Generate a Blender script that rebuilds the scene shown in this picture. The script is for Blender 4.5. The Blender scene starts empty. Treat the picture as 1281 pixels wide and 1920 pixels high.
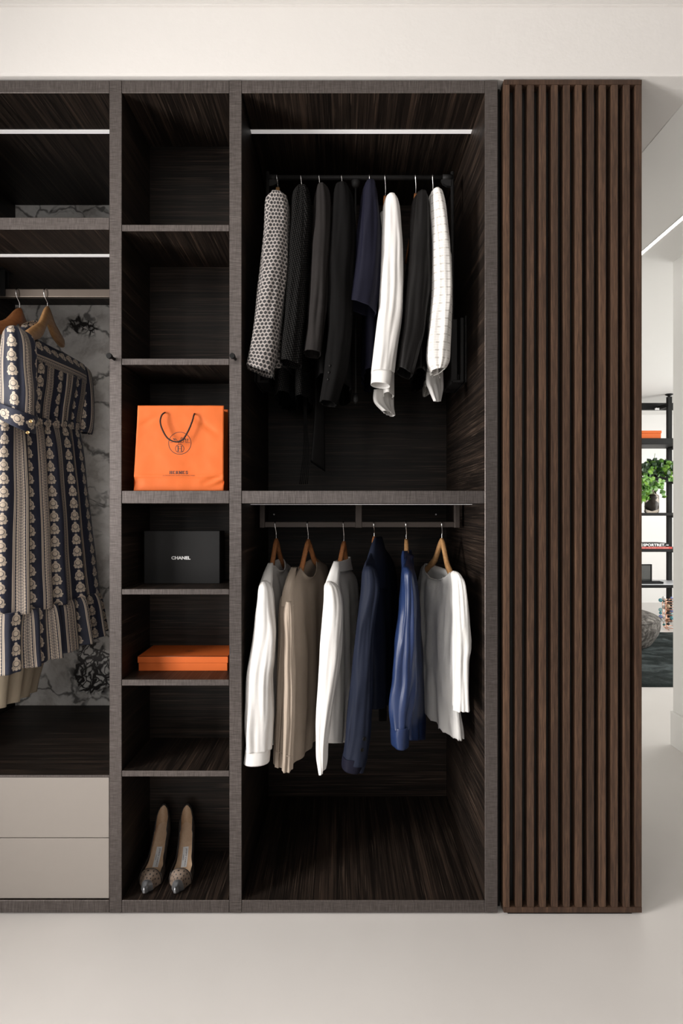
import bpy, bmesh, math, random
from mathutils import Vector, noise

# ------------------------------------------------------------------ camera, world, lights, exposure
S = 0.0016            # metres per photo pixel in the plane of the wardrobe front (Y = 0)
D = 1.65              # camera distance to that plane
ZC = 1.208            # lens height
FPX = D / S
C = bpy.context.scene.collection
scn = bpy.context.scene

cam_d = bpy.data.cameras.new('camera')
cam = bpy.data.objects.new('camera', cam_d)
C.objects.link(cam)
cam.location = (0, -D, ZC)
cam.rotation_euler = (math.pi / 2, 0, 0)
cam_d.sensor_fit = 'HORIZONTAL'
cam_d.sensor_width = 24.0
cam_d.lens = 24.0 * FPX / 1281.0
cam_d.clip_start = 0.02
scn.camera = cam

w = bpy.data.worlds.new('world')
scn.world = w
w.use_nodes = True
w.node_tree.nodes['Background'].inputs[0].default_value = (0.75, 0.86, 1.0, 1)
w.node_tree.nodes['Background'].inputs[1].default_value = 0.05

def area(name, loc, rot, sx, sy, power, col=(1, 1, 1), spread=180):
    l = bpy.data.lights.new(name, 'AREA')
    l.shape = 'RECTANGLE'
    l.size, l.size_y = sx, sy
    l.energy = power
    l.color = col
    l.spread = math.radians(spread)
    o = bpy.data.objects.new(name, l)
    C.objects.link(o)
    o.location = loc
    o.rotation_euler = rot
    return o

# daylight through the tall window in the left wall, a second one behind, and the window of the back room
area('window_daylight', (-2.38, -1.40, 1.32), (0, math.radians(-90), 0), 2.0, 0.9, 108, (1.0, 0.965, 0.93), 125)
area('far_window_daylight', (-2.38, -3.45, 1.75), (0, math.radians(-90), 0), 1.5, 0.8, 48, (1.0, 0.97, 0.94), 140)
area('rear_fill_light', (-0.3, -4.4, 1.8), (math.radians(90), 0, 0), 2.4, 1.2, 18, (1.0, 0.97, 0.94))  # fill light added before the solid rear wall to brighten the marble
area('back_room_daylight', (5.3, 2.9, 1.35), (0, math.radians(90), 0), 2.2, 3.2, 148, (1.0, 0.985, 0.95))

scn.view_settings.view_transform = 'Standard'
scn.view_settings.look = 'None'
scn.view_settings.gamma = 1.0
scn.view_settings.use_curve_mapping = False
scn.view_settings.exposure = 0.0

# ------------------------------------------------------------------ helpers
def mpp(Y): return S * (D + Y) / D
def at(px, py, Y):
    m = mpp(Y)
    return Vector(((px - 640.5) * m, Y, ZC + (960.0 - py) * m))
def X0(px, Y=0.0): return (px - 640.5) * mpp(Y)
def Z0(py, Y=0.0): return ZC + (960.0 - py) * mpp(Y)

def wloc(o):
    v = Vector((0, 0, 0))
    while o is not None:
        v = v + o.location
        o = o.parent
    return v

def thing(name, label, cat, loc=(0, 0, 0), group=None):
    o = bpy.data.objects.new(name, None)
    C.objects.link(o)
    o.empty_display_size = 0.05
    o.location = loc
    o['label'] = label
    o['category'] = cat
    if group: o['group'] = group
    return o

def tag(o, label, cat, group=None):
    o['label'] = label
    o['category'] = cat
    if group: o['group'] = group
    return o

def mesh(name, verts, faces, mats, parent=None, smooth=False, fm=None, uvs=None):
    """verts are given in world coordinates"""
    me = bpy.data.meshes.new(name)
    if parent is not None:
        off = wloc(parent)
    else:
        off = sum((Vector(v) for v in verts), Vector()) / max(1, len(verts))
        off.z = min(v[2] for v in verts)
    me.from_pydata([tuple(Vector(v) - off) for v in verts], [], faces)
    if not isinstance(mats, (list, tuple)): mats = [mats]
    for m in mats: me.materials.append(m)
    if fm: me.polygons.foreach_set('material_index', fm)
    if smooth: me.polygons.foreach_set('use_smooth', [True] * len(me.polygons))
    if uvs:
        ul = me.uv_layers.new(name='UVMap')
        k = 0
        for f in uvs:
            for uv in f:
                ul.data[k].uv = uv
                k += 1
    me.validate()
    me.update()
    o = bpy.data.objects.new(name, me)
    C.objects.link(o)
    if parent is not None:
        o.parent = parent
    else:
        o.location = off
    return o

def box(name, x0, x1, y0, y1, z0, z1, mats, parent=None, bev=0.0, seg=1, edge=False):
    bm = bmesh.new()
    r = bmesh.ops.create_cube(bm, size=1.0)
    for v in bm.verts:
        v.co = Vector(((x0 + x1) / 2 + v.co.x * (x1 - x0), (y0 + y1) / 2 + v.co.y * (y1 - y0), (z0 + z1) / 2 + v.co.z * (z1 - z0)))
    if bev > 0:
        bmesh.ops.bevel(bm, geom=list(bm.edges), offset=bev, segments=seg, affect='EDGES', profile=0.6)
    bm.normal_update()
    verts = [v.co.copy() for v in bm.verts]
    bm.verts.index_update()
    faces = [[v.index for v in f.verts] for f in bm.faces]
    fm = None
    if edge:
        fm = [1 if (f.normal.y < -0.3) else 0 for f in bm.faces]
    bm.free()
    return mesh(name, verts, faces, mats, parent, fm=fm)

def catmull(pts, t):
    n = len(pts) - 1
    x = min(max(t, 0.0), 1.0) * n
    i = min(int(x), n - 1)
    f = x - i
    p0 = pts[max(i - 1, 0)]; p1 = pts[i]; p2 = pts[i + 1]; p3 = pts[min(i + 2, n)]
    out = []
    for a, b, c, d in zip(p0, p1, p2, p3):
        out.append(0.5 * ((2 * b) + (-a + c) * f + (2 * a - 5 * b + 4 * c - d) * f * f + (-a + 3 * b - 3 * c + d) * f ** 3))
    return out

def tube_data(path, rad, n=8, caps=True, off=0):
    """swept tube; rad may be a number or a list"""
    verts, faces = [], []
    m = len(path)
    path = [Vector(p) for p in path]
    up = None
    for i, p in enumerate(path):
        t = (path[min(i + 1, m - 1)] - path[max(i - 1, 0)])
        if t.length < 1e-9: t = Vector((0, 0, 1))
        t.normalize()
        if up is None:
            a = Vector((0, 0, 1)) if abs(t.z) < 0.9 else Vector((1, 0, 0))
            up = (a - t * a.dot(t)).normalized()
        else:
            up = (up - t * up.dot(t))
            if up.length < 1e-6: up = Vector((1, 0, 0))
            up.normalize()
        s = t.cross(up)
        r = rad[i] if isinstance(rad, (list, tuple)) else rad
        for k in range(n):
            a = 2 * math.pi * k / n
            verts.append(p + up * (math.cos(a) * r) + s * (math.sin(a) * r))
    for i in range(m - 1):
        for k in range(n):
            k2 = (k + 1) % n
            faces.append([off + i * n + k, off + i * n + k2, off + (i + 1) * n + k2, off + (i + 1) * n + k])
    if caps:
        faces.append([off + k for k in range(n)][::-1])
        faces.append([off + (m - 1) * n + k for k in range(n)])
    return verts, faces

def tube(name, path, rad, mat, parent=None, n=8):
    v, f = tube_data(path, rad, n)
    return mesh(name, v, f, mat, parent, smooth=True)

def tubes(name, paths, rad, mat, parent=None, n=6):
    V, F = [], []
    for p in paths:
        v, f = tube_data(p, rad, n, off=len(V))
        V += v; F += f
    return mesh(name, V, F, mat, parent, smooth=True)

def smooth_path(pts, n=24):
    return [Vector(catmull(pts, i / (n - 1))) for i in range(n)]

def lathe(name, prof, centre, mat, parent=None, n=24, wob=None, capb=True):
    """prof: list of (radius, z) ; centre world x,y"""
    V, F = [], []
    for r, z in prof:
        for k in range(n):
            a = 2 * math.pi * k / n
            V.append(Vector((centre[0] + r * math.cos(a), centre[1] + r * math.sin(a), z)))
    for i in range(len(prof) - 1):
        for k in range(n):
            k2 = (k + 1) % n
            F.append([i * n + k, i * n + k2, (i + 1) * n + k2, (i + 1) * n + k])
    if capb:
        F.append(list(range(n))[::-1])
        F.append([(len(prof) - 1) * n + k for k in range(n)])
    return mesh(name, V, F, mat, parent, smooth=True)

def disc_y(name, cx, cy, cz, r, depth, mat, parent, n=20):
    """short round peg whose face looks towards -Y"""
    prof = [(r * 0.7, 0), (r, 0.15), (r, 0.85), (r * 0.85, 1.0)]
    V, F = [], []
    for rr, f in [(r * 0.85, 0.0), (r, 0.12), (r, 1.0)]:
        for k in range(n):
            a = 2 * math.pi * k / n
            V.append((cx + rr * math.cos(a), cy - depth * (1 - f), cz + rr * math.sin(a)))
    for i in range(2):
        for k in range(n):
            k2 = (k + 1) % n
            F.append([i * n + k, i * n + k2, (i + 1) * n + k2, (i + 1) * n + k])
    F.append(list(range(n))[::-1]); F.append([2 * n + k for k in range(n)])
    return mesh(name, V, F, mat, parent, smooth=False)

def text_mesh(name, body, size, origin, mat, parent, xdir=(1, 0, 0), ydir=(0, 0, 1), extrude=0.0002, weight=0.0, space=1.0, fit=None):
    cu = bpy.data.curves.new('lettering', 'FONT')
    cu.body = body
    cu.size = size
    cu.align_x = 'CENTER'; cu.align_y = 'CENTER'
    cu.offset = weight
    cu.space_character = space
    cu.resolution_u = 3
    cu.extrude = extrude
    o = bpy.data.objects.new('lettering', cu)
    C.objects.link(o)
    dg = bpy.context.evaluated_depsgraph_get()
    me = bpy.data.meshes.new_from_object(o.evaluated_get(dg))
    bpy.data.objects.remove(o)
    xs = [v.co.x for v in me.vertices]; ys = [v.co.y for v in me.vertices]
    cx, cy = (min(xs) + max(xs)) / 2, (min(ys) + max(ys)) / 2
    sx = sy = 1.0
    if fit:
        sx = fit[0] / (max(xs) - min(xs)); sy = fit[1] / (max(ys) - min(ys))
    xd, yd = Vector(xdir).normalized(), Vector(ydir).normalized()
    zd = xd.cross(yd)
    org = Vector(origin)
    V = [org + xd * ((v.co.x - cx) * sx) + yd * ((v.co.y - cy) * sy) + zd * v.co.z for v in me.vertices]
    F = [list(p.vertices) for p in me.polygons]
    bpy.data.meshes.remove(me)
    return mesh(name, V, F, mat, parent)

def strokes(name, lines, width, origin, mat, parent, xdir, ydir, lift=0.0004, sc=1.0):
    """flat print made of thick polylines given in 2-D"""
    xd, yd = Vector(xdir).normalized(), Vector(ydir).normalized()
    zd = xd.cross(yd)
    org = Vector(origin) + zd * lift
    V, F = [], []
    for ln in lines:
        wd = width
        if isinstance(ln[0], (int, float)):
            wd = ln[0]; ln = ln[1]
        m = len(ln)
        b = len(V)
        for i in range(m):
            p = Vector((ln[i][0], ln[i][1])) * sc
            q0 = Vector(ln[max(i - 1, 0)]); q1 = Vector(ln[min(i + 1, m - 1)])
            t = (q1 - q0)
            t = t.normalized() if t.length > 0 else Vector((1, 0))
            nn = Vector((-t.y, t.x)) * wd / 2
            for q in (p + nn, p - nn):
                V.append(org + xd * q.x + yd * q.y)
        for i in range(m - 1):
            F.append([b + 2 * i, b + 2 * i + 1, b + 2 * i + 3, b + 2 * i + 2])
    return mesh(name, V, F, mat, parent)

def arc(cx, cy, r, a0, a1, n=24, ry=None):
    ry = r if ry is None else ry
    return [(cx + r * math.cos(math.radians(a0 + (a1 - a0) * i / n)), cy + ry * math.sin(math.radians(a0 + (a1 - a0) * i / n))) for i in range(n + 1)]

# ------------------------------------------------------------------ node helper
class E:
    """tiny arithmetic over shader sockets"""
    def __init__(s, nt, sock): s.nt, s.s = nt, sock
    def op(s, o, b=None, c=None):
        n = s.nt.nodes.new('ShaderNodeMath'); n.operation = o
        for k, x in enumerate((s, b, c)):
            if x is None: continue
            if isinstance(x, E): s.nt.links.new(x.s, n.inputs[k])
            else: n.inputs[k].default_value = x
        return E(s.nt, n.outputs[0])
    def __add__(s, b): return s.op('ADD', b)
    def __radd__(s, b): return s.op('ADD', b)
    def __sub__(s, b): return s.op('SUBTRACT', b)
    def __rsub__(s, b): return (s * -1.0) + b
    def __mul__(s, b): return s.op('MULTIPLY', b)
    def __rmul__(s, b): return s.op('MULTIPLY', b)
    def __truediv__(s, b): return s.op('DIVIDE', b)
    def abs(s): return s.op('ABSOLUTE')
    def fract(s): return s.op('FRACT')
    def floor(s): return s.op('FLOOR')
    def sin(s): return s.op('SINE')
    def sqrt(s): return s.op('SQRT')
    def pow(s, b): return s.op('POWER', b)
    def max(s, b): return s.op('MAXIMUM', b)
    def min(s, b): return s.op('MINIMUM', b)
    def lt(s, b, soft=0.0):
        if not soft: return s.op('LESS_THAN', b)
        return (((b - s) / soft) + 0.5).clamp() if isinstance(b, E) else ((s * (-1.0 / soft)) + (b / soft + 0.5)).clamp()
    def clamp(s): 
        n = s.nt.nodes.new('ShaderNodeClamp'); s.nt.links.new(s.s, n.inputs[0]); return E(s.nt, n.outputs[0])

class M:
    def __init__(s, name, base=(0.5, 0.5, 0.5), rough=0.5, metal=0.0, spec=0.5, **kw):
        s.m = bpy.data.materials.new(name); s.m.use_nodes = True
        s.nt = s.m.node_tree
        s.b = s.nt.nodes['Principled BSDF']
        s.b.inputs['Base Color'].default_value = (*base, 1)
        s.b.inputs['Roughness'].default_value = rough
        s.b.inputs['Metallic'].default_value = metal
        s.b.inputs['Specular IOR Level'].default_value = spec
        for k, v in kw.items():
            s.b.inputs[k.replace('_', ' ')].default_value = v
    def coord(s, kind='Object', scale=(1, 1, 1), rnd=False):
        n = s.nt.nodes.new('ShaderNodeTexCoord')
        mp = s.nt.nodes.new('ShaderNodeMapping')
        mp.inputs['Scale'].default_value = scale
        s.nt.links.new(n.outputs[kind], mp.inputs['Vector'])
        if rnd:
            oi = s.nt.nodes.new('ShaderNodeObjectInfo')
            mu = s.nt.nodes.new('ShaderNodeMath'); mu.operation = 'MULTIPLY'; mu.inputs[1].default_value = 37.0
            s.nt.links.new(oi.outputs['Random'], mu.inputs[0])
            s.nt.links.new(mu.outputs[0], mp.inputs['Location'])
        return mp.outputs[0]
    def noise(s, vec, scale=1.0, detail=2.0, rough=0.5, dist=0.0, col=False):
        n = s.nt.nodes.new('ShaderNodeTexNoise')
        n.inputs['Scale'].default_value = scale
        n.inputs['Detail'].default_value = detail
        n.inputs['Roughness'].default_value = rough
        n.inputs['Distortion'].default_value = dist
        s.nt.links.new(vec, n.inputs['Vector'])
        return n.outputs['Color'] if col else E(s.nt, n.outputs['Fac'] if 'Fac' in n.outputs else n.outputs[0])
    def voro(s, vec, scale=1.0, feature='F1', rnd=1.0):
        n = s.nt.nodes.new('ShaderNodeTexVoronoi')
        n.feature = feature
        n.inputs['Scale'].default_value = scale
        n.inputs['Randomness'].default_value = rnd
        s.nt.links.new(vec, n.inputs['Vector'])
        return E(s.nt, n.outputs['Distance'])
    def sep(s, vec):
        n = s.nt.nodes.new('ShaderNodeSeparateXYZ')
        s.nt.links.new(vec, n.inputs[0])
        return [E(s.nt, n.outputs[k]) for k in range(3)]
    def ramp(s, fac, stops):
        n = s.nt.nodes.new('ShaderNodeValToRGB')
        el = n.color_ramp.elements
        while len(el) < len(stops): el.new(0.5)
        for e, (p, c) in zip(el, stops):
            e.position = p; e.color = (*c, 1)
        s.nt.links.new(fac.s, n.inputs[0])
        return n.outputs[0]
    def mix(s, fac, a, b):
        n = s.nt.nodes.new('ShaderNodeMix'); n.data_type = 'RGBA'
        s.nt.links.new(fac.s, n.inputs[0])
        for sock, x in ((n.inputs[6], a), (n.inputs[7], b)):
            if isinstance(x, tuple): sock.default_value = (*x, 1)
            else: s.nt.links.new(x, sock)
        return n.outputs[2]
    def color(s, c): s.nt.links.new(c, s.b.inputs['Base Color']); return s
    def set(s, name, e): s.nt.links.new(e.s, s.b.inputs[name]); return s
    def bump(s, h, strength=0.3, dist=0.002):
        n = s.nt.nodes.new('ShaderNodeBump')
        n.inputs['Strength'].default_value = strength
        n.inputs['Distance'].default_value = dist
        s.nt.links.new(h.s, n.inputs['Height'])
        s.nt.links.new(n.outputs[0], s.b.inputs['Normal'])
        return s

# ------------------------------------------------------------------ materials
MT = {}
def wood(name, axis):
    m = M(name, rough=0.48, spec=0.22)
    sc = {'y': (1, 0.014, 1), 'x': (0.014, 1, 1), 'z': (1, 1, 0.014)}[axis]
    v = m.coord('Object', sc, rnd=True)
    band = m.noise(v, 48, 3, 0.55, 0.3)
    fine = m.noise(v, 230, 3, 0.6)
    thin = m.noise(v, 330, 1, 0.5)
    f = band * 0.5 + fine * 0.5
    c = m.ramp(f, [(0.30, (0.003, 0.0022, 0.0018)), (0.47, (0.0095, 0.0066, 0.0052)), (0.60, (0.028, 0.0188, 0.014)), (0.75, (0.095, 0.060, 0.042))])
    streak = ((thin - 0.62) * 9.0).clamp() * 0.33
    c = m.mix(streak, c, (0.15, 0.105, 0.078))
    m.color(c)
    m.bump(fine, 0.12, 0.001)
    return m.m
MT['wood_y'] = wood('macassar_veneer_depth', 'y')
MT['wood_x'] = wood('macassar_veneer_width', 'x')

def edging(name, sc, sc2):
    m = M(name, rough=0.37, spec=0.5, metal=0.85)
    a = m.noise(m.coord('Object', sc, rnd=True), 1.0, 2, 0.6)
    b = m.noise(m.coord('Object', sc2, rnd=True), 1.0, 2, 0.6)
    f = a * 0.68 + b * 0.32
    c = m.ramp(f, [(0.30, (0.062, 0.053, 0.050)), (0.5, (0.116, 0.101, 0.096)), (0.72, (0.200, 0.176, 0.168))])
    m.color(c)
    m.bump(f, 0.25, 0.0006)
    return m.m
MT['edge_v'] = edging('brushed_edge_upright', (30, 30, 760), (620, 620, 30))
MT['edge_h'] = edging('brushed_edge_shelf', (760, 30, 30), (30, 620, 620))

def slat_wood():
    m = M('smoked_oak', rough=0.5, spec=0.25)
    v = m.coord('Object', (1, 1, 0.05), rnd=True)
    a = m.noise(v, 60, 4, 0.6, 0.8)
    b = m.noise(v, 420, 2, 0.6)
    oi = m.nt.nodes.new('ShaderNodeObjectInfo')
    f = a * 0.5 + b * 0.5 + (E(m.nt, oi.outputs['Random']) - 0.5) * 0.14
    m.color(m.ramp(f, [(0.28, (0.022, 0.0125, 0.0085)), (0.5, (0.056, 0.0315, 0.0205)), (0.72, (0.120, 0.067, 0.041))]))
    m.bump(b, 0.25, 0.001)
    return m.m
MT['slat'] = slat_wood()
MT['slat_x'] = MT['slat']
MT['black_back'] = M('black_backing', (0.006, 0.006, 0.006), 0.7).m

def plaster(name, col, rough=0.7, amp=0.25):
    m = M(name, col, rough, spec=0.3)
    v = m.coord('Object')
    a = m.noise(v, 9, 4, 0.6)
    b = m.noise(v, 60, 3, 0.6)
    m.bump(a * 0.7 + b * 0.3, amp, 0.006)
    return m.m
MT['plaster'] = plaster('white_plaster', (0.695, 0.672, 0.65))
MT['ceiling'] = plaster('white_ceiling_paint', (0.66, 0.645, 0.625), 0.6, 0.1)
MT['wallpaint'] = plaster('pale_wall_paint', (0.83, 0.82, 0.80), 0.6, 0.08)
MT['sidewall'] = plaster('taupe_wall_paint', (0.09, 0.084, 0.078), 0.6, 0.08)
MT['rearwall'] = plaster('grey_wall_paint', (0.07, 0.068, 0.066), 0.6, 0.08)

def resin():
    m = M('poured_resin_floor', (0.66, 0.63, 0.60), 0.34, spec=0.4)
    v = m.coord('Object')
    a = m.noise(v, 2.2, 3, 0.55)
    m.color(m.ramp(a, [(0.3, (0.64, 0.612, 0.588)), (0.7, (0.68, 0.652, 0.628))]))
    r = a * 0.12 + 0.28
    m.set('Roughness', r)
    m.bump(m.noise(v, 26, 4, 0.6), 0.035, 0.004)
    return m.m
MT['floor'] = resin()

def marble():
    m = M('breccia_marble', rough=0.22, spec=0.5)
    v0 = m.coord('Object')
    wn = m.noise(v0, 4.0, 4, 0.6, 0.0, col=True)
    n = m.nt.nodes.new('ShaderNodeVectorMath'); n.operation = 'MULTIPLY_ADD'
    m.nt.links.new(wn, n.inputs[0]); n.inputs[1].default_value = (0.22, 0.22, 0.22); m.nt.links.new(v0, n.inputs[2])
    v = n.outputs[0]
    big = m.voro(v, 5.0, 'DISTANCE_TO_EDGE')
    small = m.voro(v, 17.0, 'DISTANCE_TO_EDGE')
    tiny = m.voro(v, 34.0, 'DISTANCE_TO_EDGE')
    sx, sy, sz = m.sep(v0)
    patch = m.noise(v, 3.6, 4, 0.6) * 0.9
    for cx_, cz_, rx_, rz_, k_ in ((X0(150, .605), Z0(612, .605), .10, .075, .26), (X0(165, .605), Z0(1258, .605), .17, .16, .34), (X0(196, .605), Z0(900, .605), .06, .16, .14), (X0(20, .605), Z0(590, .605), .08, .05, .2), (X0(110, .605), Z0(395, .605), .3, .06, .10)):
        a_ = (sx - cx_) / rx_; b_ = (sz - cz_) / rz_
        patch = patch + (1.0 - (a_ * a_ + b_ * b_).sqrt()).max(0.0) * k_
    dense = ((patch - 0.51) * 12.0).clamp()
    wob = m.noise(v, 26, 4, 0.65)
    v1 = (big * 13.0 + (wob - 0.5) * 1.6).lt(0.30, 0.5)
    v2 = (small * 6.5 + (wob - 0.5) * 1.5).lt(0.60, 0.5) * dense
    v3 = (tiny * 5.0 + (wob - 0.5) * 1.2).lt(0.50, 0.5) * ((patch - 0.55) * 14.0).clamp()
    vein = v1 * 0.75
    vein = vein.max(v2).max(v3)
    base = m.ramp(m.noise(v, 7, 5, 0.65), [(0.3, (0.42, 0.39, 0.365)), (0.48, (0.76, 0.74, 0.715)), (0.7, (0.92, 0.905, 0.885))])
    m.color(m.mix(vein, base, (0.040, 0.036, 0.036)))
    return m.m
MT['marble'] = marble()
MT['drawer'] = M('satin_greige_lacquer', (0.27, 0.242, 0.218), 0.45).m
MT['counter'] = wood('dark_counter_wood', 'x')
MT['led'] = None
def glow(name, col, st):
    m = M(name, (0.9, 0.9, 0.9), 0.5)
    m.b.inputs['Emission Color'].default_value = (*col, 1)
    m.b.inputs['Emission Strength'].default_value = st
    return m.m
MT['led'] = glow('milky_diffuser_faint_glow', (1.0, 0.96, 0.93), 0.3)  # faint glow added in place of daylight on the milky strips
MT['led_on'] = glow('lit_light_strip', (1.0, 0.97, 0.93), 6.0)
MT['black_metal'] = M('black_powder_coat', (0.010, 0.010, 0.010), 0.5, spec=0.15).m
MT['grey_plastic'] = M('charcoal_plastic', (0.022, 0.021, 0.021), 0.5, spec=0.2).m
MT['bronze'] = M('brushed_bronze', (0.20, 0.165, 0.14), 0.36, metal=0.75).m
MT['dark_bronze'] = M('dark_bronze', (0.060, 0.048, 0.042), 0.42, metal=0.6).m
MT['chrome'] = M('chrome_wire', (0.75, 0.74, 0.73), 0.2, metal=1.0).m
def hanger_wood(name, a, b):
    m = M(name, rough=0.38, spec=0.5)
    v = m.coord('Object', (1, 0.12, 1))
    n1 = m.noise(v, 160, 3, 0.6)
    m.color(m.ramp(n1, [(0.3, a), (0.7, b)]))
    return m.m
MT['beech'] = hanger_wood('honey_beech', (0.42, 0.215, 0.085), (0.56, 0.32, 0.145))
MT['cherry'] = hanger_wood('reddish_beech', (0.33, 0.125, 0.045), (0.45, 0.19, 0.075))

def fabric(name, col, rough=0.8, weave=900, bump=0.15, sheen=0.0, vary=0.1, spec=0.25, trans=0.0):
    m = M(name, col, rough, spec=spec)
    m.b.inputs['Sheen Weight'].default_value = sheen
    m.b.inputs['Sheen Roughness'].default_value = 0.5
    v = m.coord('Object')
    a = m.noise(v, 14, 3, 0.6)
    lo = tuple(c * (1 - vary) for c in col); hi = tuple(min(1, c * (1 + vary)) for c in col)
    m.color(m.ramp(a, [(0.3, lo), (0.7, hi)]))
    b = m.noise(v, weave, 2, 0.6)
    w_ = m.noise(m.coord('Object', (1, 1, 0.45)), 38, 3, 0.6)
    m.bump(b * 0.3 + w_ * 0.7, bump, 0.006)
    if trans:
        m.b.inputs['Transmission Weight'].default_value = 0.0
    return m.m
MT['white_cotton'] = fabric('white_cotton', (0.69, 0.675, 0.66), 0.8, bump=0.22, vary=0.03, sheen=0.05)
MT['white_linen'] = fabric('white_washed_linen', (0.68, 0.67, 0.655), 0.85, bump=0.5, vary=0.05, sheen=0.05)
MT['white_silk'] = fabric('ivory_silk', (0.74, 0.72, 0.70), 0.5, bump=0.15, vary=0.03, sheen=0.1)
MT['beige_silk'] = fabric('sand_crepe', (0.335, 0.275, 0.222), 0.7, bump=0.15, vary=0.05)
MT['navy_wool'] = fabric('navy_wool', (0.0105, 0.0135, 0.0255), 0.6, bump=0.15, sheen=0.0, spec=0.10)
MT['navy_crepe'] = fabric('navy_crepe', (0.0085, 0.0085, 0.0165), 0.6, bump=0.1, sheen=0.0, spec=0.08)
MT['blue_satin'] = fabric('royal_blue_satin', (0.013, 0.026, 0.080), 0.34, bump=0.15, sheen=0.0, spec=0.35)
MT['black_wool'] = fabric('black_wool', (0.0055, 0.0052, 0.0052), 0.85, bump=0.2, sheen=0.0, spec=0.04)
MT['brownblack'] = fabric('brown_black_crepe', (0.019, 0.017, 0.0165), 0.8, bump=0.15, sheen=0.0, spec=0.06)
MT['black_satin'] = fabric('black_satin', (0.006, 0.0054, 0.0053), 0.45, bump=0.15, sheen=0.0, spec=0.12)
MT['cream_lining'] = fabric('cream_lining', (0.48, 0.40, 0.30), 0.6, bump=0.15, vary=0.06)
MT['cream_blouse'] = fabric('cream_cotton', (0.74, 0.70, 0.65), 0.8, bump=0.4, vary=0.04)
def bouclé():
    m = M('black_boucle_knit', (0.016, 0.016, 0.016), 0.9, spec=0.04)
    v = m.coord('UV')
    u, vv, _ = m.sep(v)
    z = ((u * 620.0 + vv * 300.0).sin() * (vv * 620.0 - u * 300.0).sin())
    m.color(m.ramp(z * 0.5 + 0.5, [(0.3, (0.003, 0.003, 0.003)), (0.95, (0.020, 0.019, 0.0185))]))
    m.bump(z, 0.7, 0.002)
    return m.m
MT['boucle'] = bouclé()
def lace():
    m = M('white_open_stripe_weave', (0.82, 0.80, 0.78), 0.8)
    u, vv, _ = m.sep(m.coord('UV'))
    st = (vv * 42.0).fract()
    ln = (st - 0.5).abs().lt(0.09, 0.05)
    ln2 = ((vv * 126.0).fract() - 0.5).abs().lt(0.18, 0.1) * 0.35
    dash = (u * 300.0).sin().lt(0.3, 0.4)
    m.color(m.mix((ln * dash * 0.55).max(ln2 * 0.4), (0.73, 0.71, 0.685), (0.28, 0.25, 0.225)))
    m.bump(ln * -1.0 + m.noise(m.coord('Object'), 40, 3, 0.6), 0.3, 0.003)
    return m.m
MT['lace'] = lace()
def dots():
    m = M('cream_and_black_dotted_jacquard', rough=0.7)
    m.b.inputs['Sheen Weight'].default_value = 0.1
    u, vv, _ = m.sep(m.coord('UV'))
    p, q = 0.0128, 0.0112
    row = (vv / q).floor()
    par = (row * 0.5).fract()          # 0 or 0.5
    du = ((u / p + par).fract() - 0.5) * p
    dv = ((vv / q).fract() - 0.5) * q
    r = (du * du + dv * dv).sqrt()
    dot = r.lt(0.0049, 0.0006)
    ring = r.lt(0.0064, 0.0005) * (1.0 - r.lt(0.0055, 0.0005))
    ln = (du.abs() - p * 0.5).abs().lt(0.0006, 0.0004)
    c = m.mix((ln * 0.85).max(ring * 0.3), (0.40, 0.36, 0.34), (0.06, 0.05, 0.05))
    c = m.mix(dot, c, (0.012, 0.011, 0.012))
    m.color(c)
    return m.m
MT['dots'] = dots()
def block_print(name, rot=False):
    m = M(name, rough=0.62)
    m.b.inputs['Sheen Weight'].default_value = 0.1
    u, vv, _ = m.sep(m.coord('UV'))
    if rot: u, vv = vv, u
    P_, Q_ = 0.108, 0.043
    s = (u / P_).fract() - 0.5
    d = s.abs() * P_                                # metres from the middle of the braid band
    mu = (0.5 * P_ - d)                             # metres from the middle of the motif column
    mv = ((vv / Q_).fract() - 0.5) * Q_
    def circ(x, y, r, soft=0.0012):
        a = mu - x; b = mv - y
        return (a * a + b * b).sqrt().lt(r, soft)
    body = circ(0.0, 0.001, 0.0125)
    inner = circ(0.0, 0.000, 0.0092) * (1.0 - circ(0.0, 0.001, 0.0070))
    bud = circ(0.0, 0.0150, 0.0045)
    leaf = circ(0.0085, -0.0135, 0.0042).max(circ(0.0, -0.0150, 0.0040)).max(circ(0.0125, -0.0075, 0.0034))
    motif = (body.max(bud).max(leaf) - inner * 0.85).clamp()
    band = d.lt(0.0205, 0.001)
    edge1 = (d - 0.0190).abs().lt(0.0016, 0.0008)
    edge2 = (d - 0.0150).abs().lt(0.0010, 0.0008)
    z = (vv * 330.0).sin().abs() * 0.0095
    br1 = (d - z).abs().lt(0.0023, 0.001)
    z2 = (vv * 330.0 + 1.57).sin().abs() * 0.0095
    br2 = (d - z2).abs().lt(0.0014, 0.001)
    braid = br1.max(br2) * d.lt(0.0120, 0.001)
    cream = (edge1.max(edge2).max(braid * 0.9)) * band
    cream = cream.max(motif * (1.0 - band))
    navy = m.mix(m.noise(m.coord('Object'), 30, 2, 0.5), (0.010, 0.012, 0.028), (0.017, 0.021, 0.047))
    m.color(m.mix(cream, navy, (0.60, 0.50, 0.40)))
    m.bump(m.noise(m.coord('Object'), 60, 3, 0.6), 0.2, 0.004)
    return m.m
MT['print'] = block_print('navy_and_cream_block_print')
MT['print_x'] = block_print('navy_and_cream_block_print_crosswise', True)
MT['orange_paper'] = fabric('orange_textured_paper', (0.60, 0.120, 0.020), 0.65, weave=1400, bump=0.08, sheen=0.0, vary=0.04, spec=0.3)
MT['ink'] = M('dark_brown_ink', (0.035, 0.014, 0.010), 0.5).m
MT['cord'] = fabric('dark_brown_cord', (0.030, 0.017, 0.013), 0.7, bump=0.2)
MT['black_card'] = M('black_textured_card', (0.009, 0.0088, 0.009), 0.5, spec=0.2).m
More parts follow.
